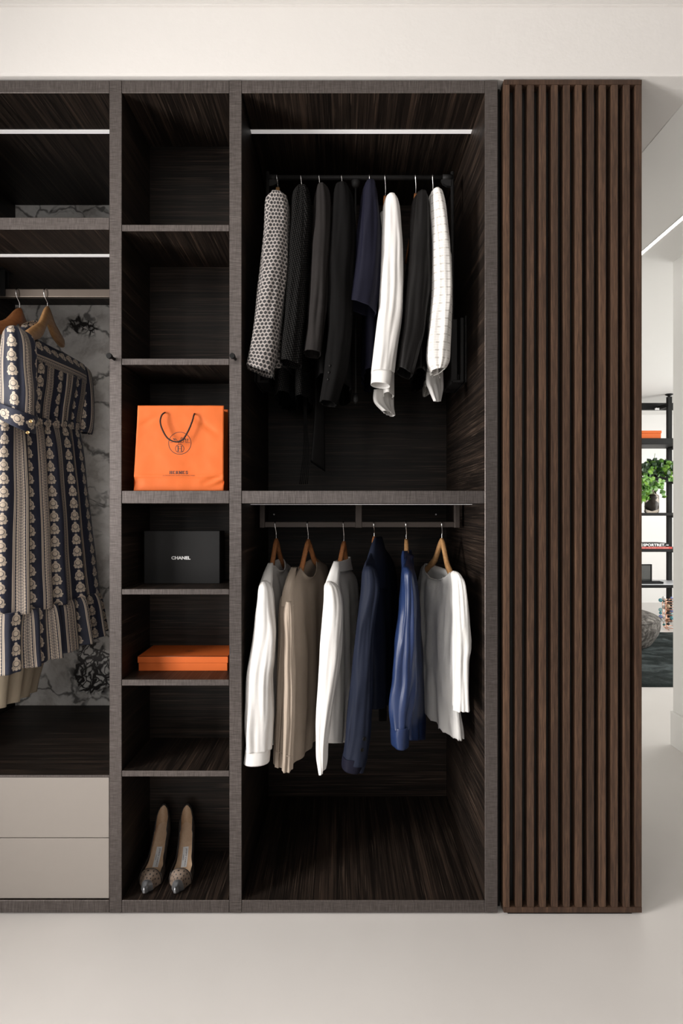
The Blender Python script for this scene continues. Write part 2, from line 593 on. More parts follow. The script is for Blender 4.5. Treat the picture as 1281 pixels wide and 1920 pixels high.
MT['white_ink'] = M('white_ink', (0.85, 0.85, 0.85), 0.5).m
MT['tan_leather'] = hanger_wood('tan_leather_insole', (0.45, 0.30, 0.19), (0.50, 0.345, 0.225))
MT['black_trim'] = M('black_satin_binding', (0.012, 0.010, 0.010), 0.4).m
MT['button'] = M('dark_horn_button', (0.006, 0.0055, 0.0055), 0.4, spec=0.12).m
MT['black_mesh'] = M('dark_sheer_mesh', (0.045, 0.034, 0.028), 0.6).m
MT['silver'] = M('pewter_leather', (0.22, 0.225, 0.235), 0.32, metal=0.65).m
MT['label'] = M('silver_white_label', (0.62, 0.62, 0.63), 0.4).m
def dotted_mesh():
    m = M('taupe_mesh_with_black_dots', rough=0.55)
    u, vv, _ = m.sep(m.coord('UV'))
    p, q = 0.0135, 0.0095
    row = (vv / q).floor()
    par = (row * 0.5).fract()
    du = ((u / p + par).fract() - 0.5) * p
    dv = ((vv / q).fract() - 0.5) * q
    r = (du * du + dv * dv).sqrt()
    m.color(m.mix(r.lt(0.0023, 0.0006), (0.17, 0.125, 0.095), (0.012, 0.010, 0.010)))
    return m.m
MT['dotted_mesh'] = dotted_mesh()
def boulder():
    m = M('mottled_grey_velvet', rough=0.85, spec=0.1)
    v = m.coord('Object')
    a = m.noise(v, 22, 5, 0.7, 0.6)
    m.color(m.ramp(a, [(0.32, (0.035, 0.031, 0.028)), (0.5, (0.10, 0.092, 0.084)), (0.68, (0.24, 0.225, 0.21))]))
    return m.m
MT['velvet'] = boulder()
def rugm():
    m = M('dark_green_grey_silk_pile', rough=0.8, spec=0.06)
    v = m.coord('Object', (0.6, 1, 1))
    a = m.noise(v, 6, 5, 0.65, 0.8)
    m.color(m.ramp(a, [(0.3, (0.006, 0.0085, 0.008)), (0.52, (0.020, 0.026, 0.0255)), (0.7, (0.075, 0.09, 0.092))]))
    m.bump(m.noise(v, 40, 4, 0.7), 0.6, 0.02)
    return m.m
MT['rug'] = rugm()
def leafm():
    m = M('green_leaf', rough=0.4)
    oi = m.noise(m.coord('Object'), 18, 2, 0.5)
    m.color(m.ramp(oi, [(0.3, (0.035, 0.10, 0.018)), (0.5, (0.10, 0.26, 0.03)), (0.7, (0.24, 0.44, 0.05))]))
    return m.m
MT['leaf'] = leafm()
MT['dark_leaf'] = M('deep_green_leaf', (0.025, 0.062, 0.022), 0.4).m
g = M('smoked_glass', (0.62, 0.55, 0.47), 0.03)
g.b.inputs['Transmission Weight'].default_value = 1.0
g.b.inputs['IOR'].default_value = 1.3
MT['glass'] = g.m
MT['soil'] = M('dark_soil', (0.03, 0.022, 0.017), 0.9).m
MT['red'] = M('red_cloth_cover', (0.55, 0.045, 0.03), 0.5).m
MT['pages'] = M('paper_pages', (0.72, 0.70, 0.66), 0.8).m
MT['screen'] = M('dark_glass_pane', (0.05, 0.052, 0.05), 0.12).m
MT['shelf_top'] = M('pale_lit_shelf_top', (0.62, 0.63, 0.66), 0.35).m  # light on the black shelf top, put into the colour
MT['rose'] = M('rose_gold_wire', (0.75, 0.42, 0.30), 0.3, metal=1.0).m
# ------------------------------------------------------------------ the room
def struct(o, *_):
    o['kind'] = 'structure'
    return o
ZCEIL = 2.716         # ceiling in front of the wardrobe
ZS = 2.509            # lower ceiling of the passage and the back room
DEEP = 0.605          # depth of the hanging bays
SHAL = 0.244          # depth of the shelf column
struct(box('floor', -2.6, 6.2, -4.6, 5.9, -0.05, 0.0, MT['floor']))
struct(box('ceiling', -2.6, 1.9, -4.6, 0.06, ZCEIL, ZCEIL + 0.05, MT['ceiling']))
struct(box('ceiling_passage', -2.6, 6.2, 0.04, 5.9, ZS - 0.0012, ZS + 0.05, MT['plaster']))
struct(box('ceiling_panel', 1.086, 6.2, -0.009, 5.9, ZS - 0.0032, ZS, MT['wallpaint'], bev=0.001))
# bulkhead above the wardrobe, with a small bead at the ceiling
struct(box('wall_upper', -2.6, 1.9, -0.012, 0.10, ZS - 0.001, ZCEIL, MT['plaster'], bev=0.007, seg=3))
struct(box('trim_1', -2.6, 1.9, -0.019, 0.0, Z0(19.5), ZCEIL, MT['plaster'], bev=0.003, seg=2))
# wall behind the wardrobe, side walls, rear wall
struct(box('wall_behind', -2.6, 0.86, 0.64, 0.74, 0, ZS, MT['wallpaint']))
struct(box('wall_passage', 0.78, 0.86, 0.74, 5.8, 0, ZS, MT['wallpaint']))
struct(box('wall_back', 0.78, 6.2, 5.68, 5.8, 0, ZS, MT['wallpaint']))
wr = struct(box('wall_right', 1.722, 1.90, 0.0, 1.207, 0, ZCEIL, MT['wallpaint'], bev=0.002))
struct(box('wall_right_front', 1.722, 1.90, -4.6, 0.0, 0, ZCEIL, MT['sidewall']))
struct(box('baseboard_right', 1.708, 1.722, 0.0, 1.207, 0, 0.177, MT['wallpaint'], bev=0.0015))
struct(box('wall_right_return', 1.90, 6.2, 1.05, 1.207, 0, ZS, MT['wallpaint']))
struct(box('wall_rear', -2.6, 1.9, -4.6, -4.45, 0, ZCEIL, MT['rearwall']))
# left wall with its tall window opening (Y -2.8..-0.7, Z .25..2.35)
struct(box('wall_left', -2.6, -2.45, -4.6, -1.95, 0, ZCEIL, MT['sidewall']))
struct(box('wall_left_near', -2.6, -2.45, -0.85, 0.7, 0, ZCEIL, MT['sidewall']))
struct(box('wall_left_sill', -2.6, -2.45, -1.95, -0.85, 0, 0.2, MT['sidewall']))
struct(box('wall_left_lintel', -2.6, -2.45, -1.95, -0.85, 2.4, ZCEIL, MT['sidewall']))
# recessed light strip in the passage ceiling
box_ls = thing('ceiling_light_strip', 'thin lit light strip recessed in the passage ceiling at the right', 'light', (1.505, 0.1, ZS - 0.006))
box('diffuser', 1.495, 1.514, 0.1, 3.6, ZS - 0.0052, ZS - 0.0034, MT['led_on'], box_ls)
box('housing', 1.491, 1.4945, 0.1, 3.6, ZS - 0.0058, ZS - 0.0034, MT['ceiling'], box_ls)

# ------------------------------------------------------------------ the wardrobe
WD = thing('wardrobe', 'dark wood fitted wardrobe with open hanging bays and a column of shelves', 'wardrobe', (0, 0, 0))
WY, WX = [MT['wood_y'], MT['edge_v']], [MT['wood_y'], MT['edge_h']]
BV = 0.0011
xl0, xl1 = X0(-218), X0(-195)
xa0, xa1 = X0(205), X0(228)
xb0, xb1 = X0(430), X0(453)
xc0, xc1 = X0(909.5), X0(933.5)
zt1, zt0 = Z0(150), Z0(174)
zb1, zb0 = Z0(1688.5), Z0(1712)
for x0, x1 in ((xl0, xl1), (xa0, xa1), (xb0, xb1), (xc0, xc1)):
    box('upright', x0, x1, 0, DEEP, zb0, zt1, WY, WD, BV, edge=True)
def hz(name, x0, x1, py1, py0, d):
    e = 0.0004
    return box(name, x0 + e, x1 - e, 0.0006, d, Z0(py0), Z0(py1), WX, WD, BV, edge=True)
for x0, x1, d in ((xl1, xa0, DEEP), (xa1, xb0, SHAL), (xb1, xc0, DEEP)):
    hz('top_panel', x0, x1, 150, 174, d)
    hz('base_panel', x0, x1, 1688.5, 1712, d)
hz('shelf', xl1, xa0, 407.5, 430, DEEP)
for a, b in ((421, 433), (672, 684), (920, 944), (1104.5, 1115), (1274.5, 1286), (1445.5, 1456.5)):
    hz('shelf', xa1, xb0, a, b, SHAL)
hz('shelf', xb1, xc0, 920, 944, DEEP)
box('back_panel', xb1, xc0, DEEP, DEEP + 0.015, zb0, zt1, MT['wood_x'], WD)
box('back_panel', xa1, xb0, SHAL, SHAL + 0.015, zb0, zt1, MT['wood_x'], WD)
mb = box('marble_panel', xl1, xa0, DEEP, DEEP + 0.02, zb0, zt1, MT['marble'], WD)
mb['label'] = 'white marble back panel with black breccia veining'
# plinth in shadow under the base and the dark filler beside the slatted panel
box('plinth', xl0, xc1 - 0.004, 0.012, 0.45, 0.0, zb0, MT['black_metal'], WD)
box('filler_strip', xc1, X0(944), 0.035, 0.30, 0.0, zt1, [MT['wood_y'], MT['black_metal']], WD, BV, edge=True)
# milky light strips let into the undersides
for x0, x1, py in ((xl1, xa0, 174), (xl1, xa0, 430), (xb1, xc0, 174), (xb1, xc0, 944)):
    z = Z0(py)
    ls = box('light_strip', x0 + 0.0006, x1 - 0.0006, 0.159, 0.177, z - 0.0012, z + 0.004, MT['led'], WD)
    ls['label'] = 'milky white light strip'
for kx, ky in ((214.5, 673.5), (441.5, 673.5)):
    p = at(kx, ky, 0)
    k = disc_y('coat_peg', p.x - 0.0035, -0.022, p.z + 0.002, 0.0082, 0.010, MT['black_metal'], WD)
    tube('peg_stem', [(p.x, 0.0, p.z), (p.x - 0.0015, -0.012, p.z + 0.001), (p.x - 0.0035, -0.0225, p.z + 0.002)], 0.0045, MT['black_metal'], k)
# cut-out fix: peg discs sit at the end of the stems
# ------------------------------------------------------------------ drawer unit of the left bay
DU = thing('drawer_unit', 'low greige two-drawer chest with dark top at the foot of the left bay', 'drawers', (X0(5), 0, zb1))
zc = Z0(1455)
box('counter_top', xl1 + .001, xa0 - .001, 0.0045, DEEP - .001, Z0(1459), zc, [MT['counter'], MT['edge_h']], DU, 0.0012, edge=True)
box('body', xl1 + .001, xa0 - .001, 0.032, DEEP - .001, zb1, Z0(1459), MT['black_metal'], DU)
for a, b in ((1459.8, 1572.6), (1574.2, 1687)):
    box('drawer', xl1 + .003, xa0 - .0035, 0.006, 0.031, Z0(b), Z0(a), MT['drawer'], DU, 0.0012, seg=2)

# ------------------------------------------------------------------ slatted panel
SP = thing('slatted_panel', 'tall dark brown oak panel of twelve vertical slats at the right', 'panel', (X0(1074), 0, 0))
sx0, sx1 = X0(944.6), X0(1203.5)
zs0, zs1 = Z0(1710.6), Z0(150)
bd = 0.030
zbar1, zbar0 = Z0(159.3), Z0(1700.4)
yf = -0.002
def sbox(name, *a): return box(name, *a, MT['slat'], SP, 0.0012, 2)
t = box('top_rail', sx0, sx1, yf, bd, zbar1, zs1, MT['slat'], SP, 0.0012, 2)
b = box('bottom_rail', sx0, sx1, yf, bd, zs0, zbar0, MT['slat'], SP, 0.0012, 2)
pitch = (1191.6 - 944.6) / 11.0
for i in range(12):
    a = 944.6 + pitch * i
    wpx = 11.0 if i == 0 else (11.9 if i == 11 else 12.0)
    zo = 0.0003 * ((i * 7) % 3)
    sbox('slat', X0(a), X0(a + wpx), yf + 0.0004 + zo, bd, zbar0, zbar1)
box('backing_board', sx0 + .002, sx1 - .002, bd, bd + 0.018, zs0 + .002, zs1 - .002, MT['black_back'], SP)
box('plinth', X0(953), X0(1186), 0.004, 0.04, 0.0, zs0, MT['black_metal'], SP)
box('head_track', X0(953), X0(1186), 0.004, 0.04, zs1, zs1 + 0.004, MT['black_metal'], SP)
box('carcass', sx0 + .02, sx1 - .004, bd + 0.019, 0.60, 0.01, zs1 - .004, MT['wood_y'], SP)

# ------------------------------------------------------------------ hanging rails
YR = 0.28
def rail_z(py): return Z0(py, YR)
# left bay: flat bronze bar on a black strap
zr_left = rail_z(551)
RL = thing('clothes_rail', 'flat bronze rail under the shelf of the left bay holding the printed dress', 'rail', (X0(5, YR), YR, zr_left))
box('bar', xl1 + .0005, xa0 - .0005, YR - 0.008, YR + 0.008, rail_z(558.5), rail_z(543.5), MT['bronze'], RL, 0.002, 2)
xs = X0(8, YR)
box('strap', xs - 0.0095, xs + 0.0095, YR - 0.012, YR - 0.0085, rail_z(557), Z0(430), MT['black_metal'], RL, 0.0012)
box('strap', xs - 0.0095, xs + 0.0095, YR + 0.0085, YR + 0.012, rail_z(557), Z0(430), MT['black_metal'], RL, 0.0012)
box('fixing_plate', xs - 0.02, xs + 0.014, YR - 0.03, YR + 0.03, Z0(430) - .003, Z0(430) - .0003, MT['black_metal'], RL, 0.0008)
# lower right bay: rail carried by flat hangers from the shelf
zr_low = rail_z(983.5)
RB = thing('clothes_rail', 'dark bronze rail below the middle shelf of the right bay holding white and blue shirts', 'rail', (X0(672, YR), YR, zr_low))
box('bar', X0(497, YR), X0(852, YR), YR - 0.007, YR + 0.007, rail_z(988.5), rail_z(978.5), MT['dark_bronze'], RB, 0.0015, 2)
for a, b in ((488, 497.5), (851.5, 861)):
    box('end_bracket', X0(a, YR), X0(b, YR), YR - 0.012, YR + 0.012, rail_z(989.5), Z0(944) - .0003, MT['dark_bronze'], RB, 0.001)
box('centre_bracket', X0(666.5, YR), X0(678.5, YR), YR - 0.0095, YR + 0.0095, rail_z(989.5), Z0(944) - .0003, MT['dark_bronze'], RB, 0.001)
for px in (508, 826):
    p = at(px, 964, 0.5)
    disc_y('screw_cap', p.x, DEEP, Z0(964.5, 0.6), 0.004, 0.004, MT['chrome'], RB, 12)
# upper right bay: pull-down rail
zr_up = rail_z(333.5)
RU = thing('pull_down_rail', 'black pull-down rail with side arms and centre rod in the upper right bay', 'rail', (X0(667, YR), YR, zr_up))
xul, xur = X0(502, YR), X0(848.5, YR)
tube('bar', [(xul, YR, zr_up), (xur, YR, zr_up)], 0.0085, MT['grey_plastic'], RU, 14)
for x, sgn in ((xul, 1), (xur, -1)):
    tube('bar_end', [(x + sgn * 0.002, YR, zr_up), (x + sgn * 0.035, YR, zr_up)], 0.0108, MT['grey_plastic'], RU, 14)
    tube('arm', [(x, YR, zr_up + 0.02), (x, YR, rail_z(640))], 0.0062, MT['grey_plastic'], RU, 10)
    vv = [(x + sgn * 0.006, YR - .006, zr_up - .009), (x + sgn * 0.04, YR - .006, zr_up - .009), (x + sgn * .034, YR - .006, zr_up - .022), (x + sgn * .02, YR - .006, zr_up - .03), (x + sgn * .006, YR - .006, zr_up - .032)]
    vv += [(a, YR + .006, c) for a, _, c in vv]
    n_ = 5
    mesh('gusset', vv, [list(range(n_)), list(range(n_, 2 * n_))[::-1]] + [[i, (i + 1) % n_, n_ + (i + 1) % n_, n_ + i] for i in range(n_)], MT['grey_plastic'], RU)
YH = 0.25
for sgn in (1, -1):
    xw = xc0 if sgn == 1 else xb1
    def bx2(name, d0, d1, py0, py1, y0, y1, m):
        a, b = sorted((xw - sgn * d0, xw - sgn * d1))
        return box(name, a, b, y0, y1, Z0(py1, YH), Z0(py0, YH), m, RU, 0.002)
    bx2('housing', 0.0095, 0.022, 597, 717.5, YH - 0.01, YH + 0.16, MT['grey_plastic'])
    bx2('housing', 0.030, 0.052, 598, 716, YH + 0.0, YH + 0.15, MT['grey_plastic'])
    bx2('wall_plate', 0.0004, 0.0065, 594, 718, YH - 0.015, YH + 0.17, MT['grey_plastic'])
    bx2('housing_base', 0.010, 0.050, 713, 718.5, YH - 0.008, YH + 0.15, MT['grey_plastic'])
    bx2('spring_arm', 0.0225, 0.0295, 701, 716, YH + 0.004, YH + 0.03, MT['black_metal'])
xr = X0(667, YR)
cp = [(0.012, zr_up - .008), (0.016, zr_up - .012), (0.014, zr_up - .026), (0.008, zr_up - .034), (0.004, zr_up - .036)]
lathe('rod_coupling', cp[::-1], (xr, YR), MT['grey_plastic'], RU, 14)
tube('pull_rod', [(xr, YR, zr_up - .034), (xr, YR, rail_z(744))], 0.0028, MT['grey_plastic'], RU, 8)
lathe('rod_grip', [(0.004, rail_z(757)), (0.0085, rail_z(752)), (0.0085, rail_z(746)), (0.004, rail_z(738))], (xr, YR), MT['grey_plastic'], RU, 12)

# ------------------------------------------------------------------ hangers
def hanger(label, hook_px, py_top, front, back, rail, mat, wide=0.030, thick=0.0125, rr=0.016, group=None, bar=False):
    """front/back: (px, py, Y) of the two arm tips; the hook loops over the rail at YR"""
    hx = X0(hook_px, YR)
    c = Vector((hx, YR, Z0(py_top, YR)))
    f, b = at(*front), at(*back)
    t = thing('coat_hanger', label, 'hanger', tuple(c), group)
    V, F = [], []
    n = 25
    prof = [(-1, -1), (-0.45, -1.25), (0.45, -1.25), (1, -1), (1.15, 0), (1, 1), (0.45, 1.25), (-0.45, 1.25), (-1, 1), (-1.15, 0)]
    np_ = len(prof)
    for i in range(n):
        s = -1 + 2 * i / (n - 1)
        a = abs(s)
        tip = f if s < 0 else b
        drop = c.z - tip.z
        q = min(1.0, a / 0.42)
        h = drop * (0.30 * (q * q * (3 - 2 * q)) + 0.70 * a ** 1.1)
        p = Vector((c.x + (tip.x - c.x) * a, c.y + (tip.y - c.y) * a, c.z - h))
        wd = wide * (0.5 + 0.5 * (1 - a) ** 0.7) * 0.5
        th = thick * 0.5 * (1 + 0.35 * a)
        dr = Vector(((b - f).x, (b - f).y, 0)).normalized()
        nx = Vector((dr.y, -dr.x, 0))
        for u, v in prof:
            V.append(p + nx * (u * th) + Vector((0, 0, -wd + v * wd * 0.82)))
    for i in range(n - 1):
        for k in range(np_):
            k2 = (k + 1) % np_
            F.append([i * np_ + k, i * np_ + k2, (i + 1) * np_ + k2, (i + 1) * np_ + k])
    F.append(list(range(np_))[::-1]); F.append([(n - 1) * np_ + k for k in range(np_)])
    mesh('arms', V, F, mat, t, smooth=True)
    zr = rail
    R = rr
    lean = hx
    pts = [(hx, YR, c.z - 0.012), (hx, YR, c.z + 0.010), (hx, YR - 0.002, c.z + (zr - R - c.z) * 0.55)]
    pts += [(hx - 0.002, YR - R * 0.75, zr - R * 0.9), (hx - 0.003, YR - R, zr), (hx - 0.003, YR - R * .71, zr + R * .71), (hx - 0.002, YR, zr + R), (hx - 0.001, YR + R * .71, zr + R * .71), (hx, YR + R, zr), (hx, YR + R * 0.9, zr - R * .5)]
    tube('hook', smooth_path(pts, 40), 0.0019, MT['chrome'], t, 8)
    return t

# ------------------------------------------------------------------ orange paper carrier bag
BG = thing('shopping_bag', 'orange paper carrier bag with dark cord handle standing in the shelf column', 'bag', tuple(at(335, 919.5, 0.05)))
zbag = Z0(920) + 0.0004
def paper(u, v, x, z, seed, front):
    cr = noise.noise(Vector((x * 12 + seed, z * 12, 1.7))) * 0.0032 + noise.noise(Vector((x * 34 + seed, z * 34, 4.7))) * 0.0009
    y = 0.0
    if front:
        y = cr
        k = v - 0.165
        y += -0.0050 * math.exp(-abs(k) / 0.016) + (0.0030 * math.exp(-((k + .014) / .008) ** 2)) + max(0.0, -k) * 0.02
        # crushed lower right corner, lifted lower left corner, soft dents near the handle
        cnr = max(0, 1 - math.hypot((u - 0.97) / 0.24, (v - 0.11) / 0.11))
        y += cnr * (0.0035 * math.sin((u * 26 - v * 60)) + 0.0055)
        cnl = max(0, 1 - math.hypot((u - 0.0) / 0.12, (v - 0.10) / 0.10))
        y += cnl * 0.006
        y += 0.0035 * math.exp(-(((u - .80) / .13) ** 2 + ((v - .76 + (u - .8) * .7) / .045) ** 2))
        y += 0.0030 * math.exp(-(((u - .12) / .10) ** 2 + ((v - .80 - (u - .1) * .5) / .04) ** 2))
    return y
def bag_panel(yc, name, x0b, x1b, x0t, x1t, zt, front, seed):
    nx_, nz_ = 56, 64
    V, F = [], []
    for j in range(nz_ + 1):
        v = j / nz_
        z = zbag + (zt - zbag) * v
        xa = x0b + (x0t - x0b) * v; xb = x1b + (x1t - x1b) * v
        for i in range(nx_ + 1):
            u = i / nx_
            x = xa + (xb - xa) * u
            V.append((x, yc + paper(u, v, x, z, seed, front), z))
    for j in range(nz_):
        for i in range(nx_):
            a = j * (nx_ + 1) + i
            F.append([a, a + 1, a + nx_ + 2, a + nx_ + 1])
    o = mesh(name, V, F, MT['orange_paper'], BG, smooth=True)
    so = o.modifiers.new('paper', 'SOLIDIFY'); so.thickness = 0.0007; so.offset = 0
    return o
def on_paper(o):
    """lay a print on the rippled front panel"""
    off = wloc(o)
    for q in o.data.vertices:
        x, z = q.co.x + off.x, q.co.z + off.z
        v = (z - zbag) / (zt - zbag)
        xa = X0(250, yb) + (X0(258.5, yb) - X0(250, yb)) * v; xb = X0(419.5, yb) + (X0(420, yb) - X0(419.5, yb)) * v
        q.co.y = yb + paper((x - xa) / (xb - xa), v, x, z, 3.0, True) - 0.0008 - off.y
yb = 0.022
zt = Z0(760.5, yb)
bag_panel(yb, 'front_panel', X0(250, yb), X0(419.5, yb), X0(258.5, yb), X0(420, yb), zt, True, 3.0)
yk = 0.115
bag_panel(yk, 'back_panel', X0(251, yk), X0(427.5, yk), X0(262, yk), X0(428, yk), Z0(768, yk), False, 9.0)
def gusset(xs_, xk_, name, sg):
    V = [(xs_[0], yb + .004, zbag), (xs_[1], yb + .001, zt - .001), ((xs_[0] + xk_[0]) / 2 - sg * .012, (yb + yk) / 2, zbag), ((xs_[1] + xk_[1]) / 2 - sg * .022, (yb + yk) / 2, zt - .003), (xk_[0], yk - .001, zbag), (xk_[1], yk - .001, zt - .004)]
    mesh(name, V, [[0, 2, 3, 1], [2, 4, 5, 3]], MT['orange_paper'], BG)
gusset((X0(250, yb), X0(258.5, yb)), (X0(251, yk), X0(262, yk)), 'gusset', -1)
gusset((X0(419.5, yb), X0(420, yb)), (X0(427.5, yk), X0(428, yk)), 'gusset', 1)
mesh('base', [(X0(250, yb), yb + .004, zbag), (X0(419.5, yb), yb + .004, zbag), (X0(427, yk), yk - .001, zbag), (X0(251, yk), yk - .001, zbag)], [[0, 1, 2, 3]], MT['orange_paper'], BG)
hp = [(309.5, 773.5, .024), (307.5, 774.5, .012), (303, 779, .008), (300.5, 790, .007), (303.5, 803, .006), (312, 819, .0055), (322, 826.5, .005), (333, 828.5, .005), (343, 824, .0055), (353, 808, .006), (360, 791, .007), (363.5, 779, .010), (365, 775.5, .024)]
tube('handle', smooth_path([at(a, b, y) for a, b, y in hp], 60), 0.0024, MT['cord'], BG, 8)
tube('handle', smooth_path([(X0(305, yk), yk + .001, Z0(776, yk)), (X0(305, yk), yk + .014, Z0(790, yk)), (X0(320, yk), yk + .016, Z0(826, yk)), (X0(338, yk), yk + .016, Z0(830, yk)), (X0(352, yk), yk + .016, Z0(815, yk)), (X0(362, yk), yk + .014, Z0(790, yk)), (X0(362, yk), yk + .001, Z0(777, yk))], 40), 0.0024, MT['cord'], BG, 8)
yp = yb - 0.001
pm = mpp(yp)
def bp(px, py): return Vector((X0(px, yp), yp, Z0(py, yp)))
org = bp(337, 831)
def L(pts): return [((a - 337) * pm, (831 - b) * pm) for a, b in pts]
circ = arc(0, 0, 20.8 * pm, 0, 360, 48)
logo = [(1.0 * pm, circ), (0.8 * pm, L([(319, 829.8), (356, 829.8)]))]
hc = (337, 841.2)
logo += [(0.8 * pm, [(x + (hc[0] - 337) * pm, y + (831 - hc[1]) * pm) for x, y in arc(0, 0, 7.9 * pm, 0, 360, 32)])]
logo += [(1.9 * pm, L([(334.2, 836.3), (334.2, 846.4)])), (1.5 * pm, L([(340.3, 836.3), (340.3, 846.4)])), (0.8 * pm, L([(334, 841.3), (340.5, 841.3)]))]
for x in (334.2, 340.3):
    for y in (836.3, 846.4): logo.append((0.8 * pm, L([(x - 2.3, y), (x + 2.3, y)])))
logo += [(0.7 * pm, L([(335.2, 833.4), (335.2, 829.9), (339, 829.9), (339, 833.4), (335.2, 833.4)]))]
# little horse, groom and carriage above the line
logo += [(1.6 * pm, L([(324.5, 822.5), (327.5, 823.6), (330, 823.2)])), (0.8 * pm, L([(326, 824), (328.5, 826.5), (331, 828.4)])), (0.7 * pm, L([(330, 823.5), (333.5, 827.5), (338, 825)])), (1.2 * pm, L([(338.3, 822.3), (341, 820.8), (343.5, 822.6)])), (2.0 * pm, L([(343, 823.5), (346, 822.8), (348.5, 823.8)])), (0.8 * pm, L([(344.5, 824), (344.2, 829)])), (0.8 * pm, L([(348, 824), (348.5, 829)])), (1.2 * pm, L([(351.8, 822.2), (351.6, 826)])), (0.6 * pm, L([(351.6, 826), (351.2, 829)])), (0.6 * pm, L([(350.2, 824.5), (353, 823.2)]))]
logo += [(0.7 * pm, [(x, y) for x, y in arc(4.2 * pm, 4.2 * pm, 3.1 * pm, 0, 360, 18)])]
on_paper(strokes('emblem', logo, pm, org, MT['ink'], BG, (1, 0, 0), (0, 0, 1)))
# slab-serif name
def slab(word, x0, x1, ytop, ybot, origin, mat, parent, name, unit, xdir=(1, 0, 0), ydir=(0, 0, 1), bold=1.35):
    """letters on a 4 x 6 grid, drawn with strokes and serifs"""
    G = {'H': ([(1, [(.6, 0), (.6, 6)]), (1, [(3.4, 0), (3.4, 6)]), (.6, [(.6, 3), (3.4, 3)])], [(.6, 0), (.6, 6), (3.4, 0), (3.4, 6)]),
         'E': ([(1, [(.7, 0), (.7, 6)]), (.6, [(.2, 5.75), (3.6, 5.75), (3.6, 4.6)]), (.6, [(.7, 3), (2.6, 3)]), (.6, [(.2, .25), (3.7, .25), (3.7, 1.5)])], []),
         'R': ([(1, [(.7, 0), (.7, 6)]), (.65, [(.2, 5.75), (2.4, 5.75)] + arc(2.3, 4.4, 1.3, 90, -90, 10) + [(.7, 3.05)]), (.9, [(2.1, 3), (3.6, .2), (4.2, .2)])], [(.7, 0)]),
         'M': ([(.7, [(.5, 0), (.6, 6)]), (1, [(.6, 6), (2.3, .8)]), (.6, [(2.3, .8), (4.0, 6)]), (1, [(4.0, 6), (4.1, 0)])], [(.5, 0), (4.1, 0), (.5, 6), (4.1, 6)]),
         'S': ([(.85, arc(2, 4.45, 1.35, 20, 265, 12) + arc(2, 1.55, 1.45, 85, -160, 12)), (.6, [(3.35, 5.7), (3.3, 4.3)]), (.6, [(.6, .3), (.6, 1.7)])], [])}
    adv = sum((4.9 if ch == 'M' else 4.5) + 1.0 for ch in word) - 1.0
    k = (x1 - x0) / adv
    ky = (ytop - ybot) / 6.0
    lines, x = [], x0
    for ch in word:
        st, se = G[ch]
        for wd, pts in st: lines.append((wd * bold * k, [(x + a * k, ybot + b * ky) for a, b in pts]))
        for a, b in se: lines.append((0.55 * bold * k, [(x + (a - .85) * k, ybot + (b if b == 0 else b) * ky), (x + (a + .85) * k, ybot + b * ky)]))
        x += ((4.9 if ch == 'M' else 4.5) + 1.0) * k
    return strokes(name, lines, k, origin, mat, parent, xdir, ydir)
on_paper(slab('HERMES', (318.3 - 337) * pm, (352.8 - 337) * pm, (831 - 883.2) * pm, (831 - 888.6) * pm, org, MT['ink'], BG, 'lettering', pm))
on_paper(text_mesh('lettering', '24, FAUBOURG SAINT-HONOR\u00c9, PARIS', 0.004, bp(335.5, 891.6), MT['ink'], BG, fit=(60 * pm, 2.6 * pm), weight=0.0, extrude=0))

# ------------------------------------------------------------------ black box
yq = 0.124
zsh = Z0(1104.5) + .0004
BB = thing('box', 'black lidded gift box with white lettering standing upright in the shelf column', 'box', tuple(at(341, 1094, yq)))
bx0, bx1, bzt = X0(270, yq), X0(412, yq), Z0(995.5, yq)
box('lid', bx0, bx1, yq, yq + 0.045, zsh, bzt, MT['black_card'], BB, 0.0015, 2)
box('base', bx0 + .002, bx1 - .002, yq + 0.045, yq + 0.085, zsh, bzt - .002, MT['black_card'], BB, 0.001)
text_mesh('lettering', 'CHANEL', 0.02, (X0(339.3, yq), yq - .0005, Z0(1046, yq)), MT['white_ink'], BB, fit=(35.6 * mpp(yq), 6.2 * mpp(yq)), weight=0.0007, extrude=0.0003)

# ------------------------------------------------------------------ orange box
yo = 0.089
zo = Z0(1274.5) + .0004
OB = thing('box', 'flat orange lidded box lying on the shelf below the black box', 'box', tuple(at(342, 1258, yo)))
ox0, ox1 = X0(258, yo), X0(427.5, yo)
zl0, zl1 = Z0(1243, yo), Z0(1230.8, yo)
box('base', ox0 + .0025, ox1 - .0025, yo + .0025, 0.233, zo, zl0 + .004, MT['orange_paper'], OB, 0.0006)
box('lid', ox0, ox1, yo, 0.236, zl0, zl1, MT['orange_paper'], OB, 0.0007)
tubes('edge_trim', [[(ox0 + .001, yo - .0001, zl1 + .0002), (ox1 - .001, yo - .0001, zl1 + .0002)], [(ox1 + .0001, yo, zl1 + .0002), (ox1 + .0001, 0.235, zl1 + .0002)], [(ox0, yo, zl1 + .0002), (ox0, 0.235, zl1 + .0002)]], 0.0009, MT['black_trim'], OB)
em = [(0.0009, arc(0, 0, 0.0125, 0, 360, 30, 0.0125)), (0.004, [(-.008, 0.001), (.008, 0.001)]), (0.002, [(-.004, -.005), (.004, -.005)])]
strokes('emblem', em, 0.001, (X0(355, .15), 0.155, zl1), MT['ink'], OB, (1, 0, 0), (0, 1, 0))

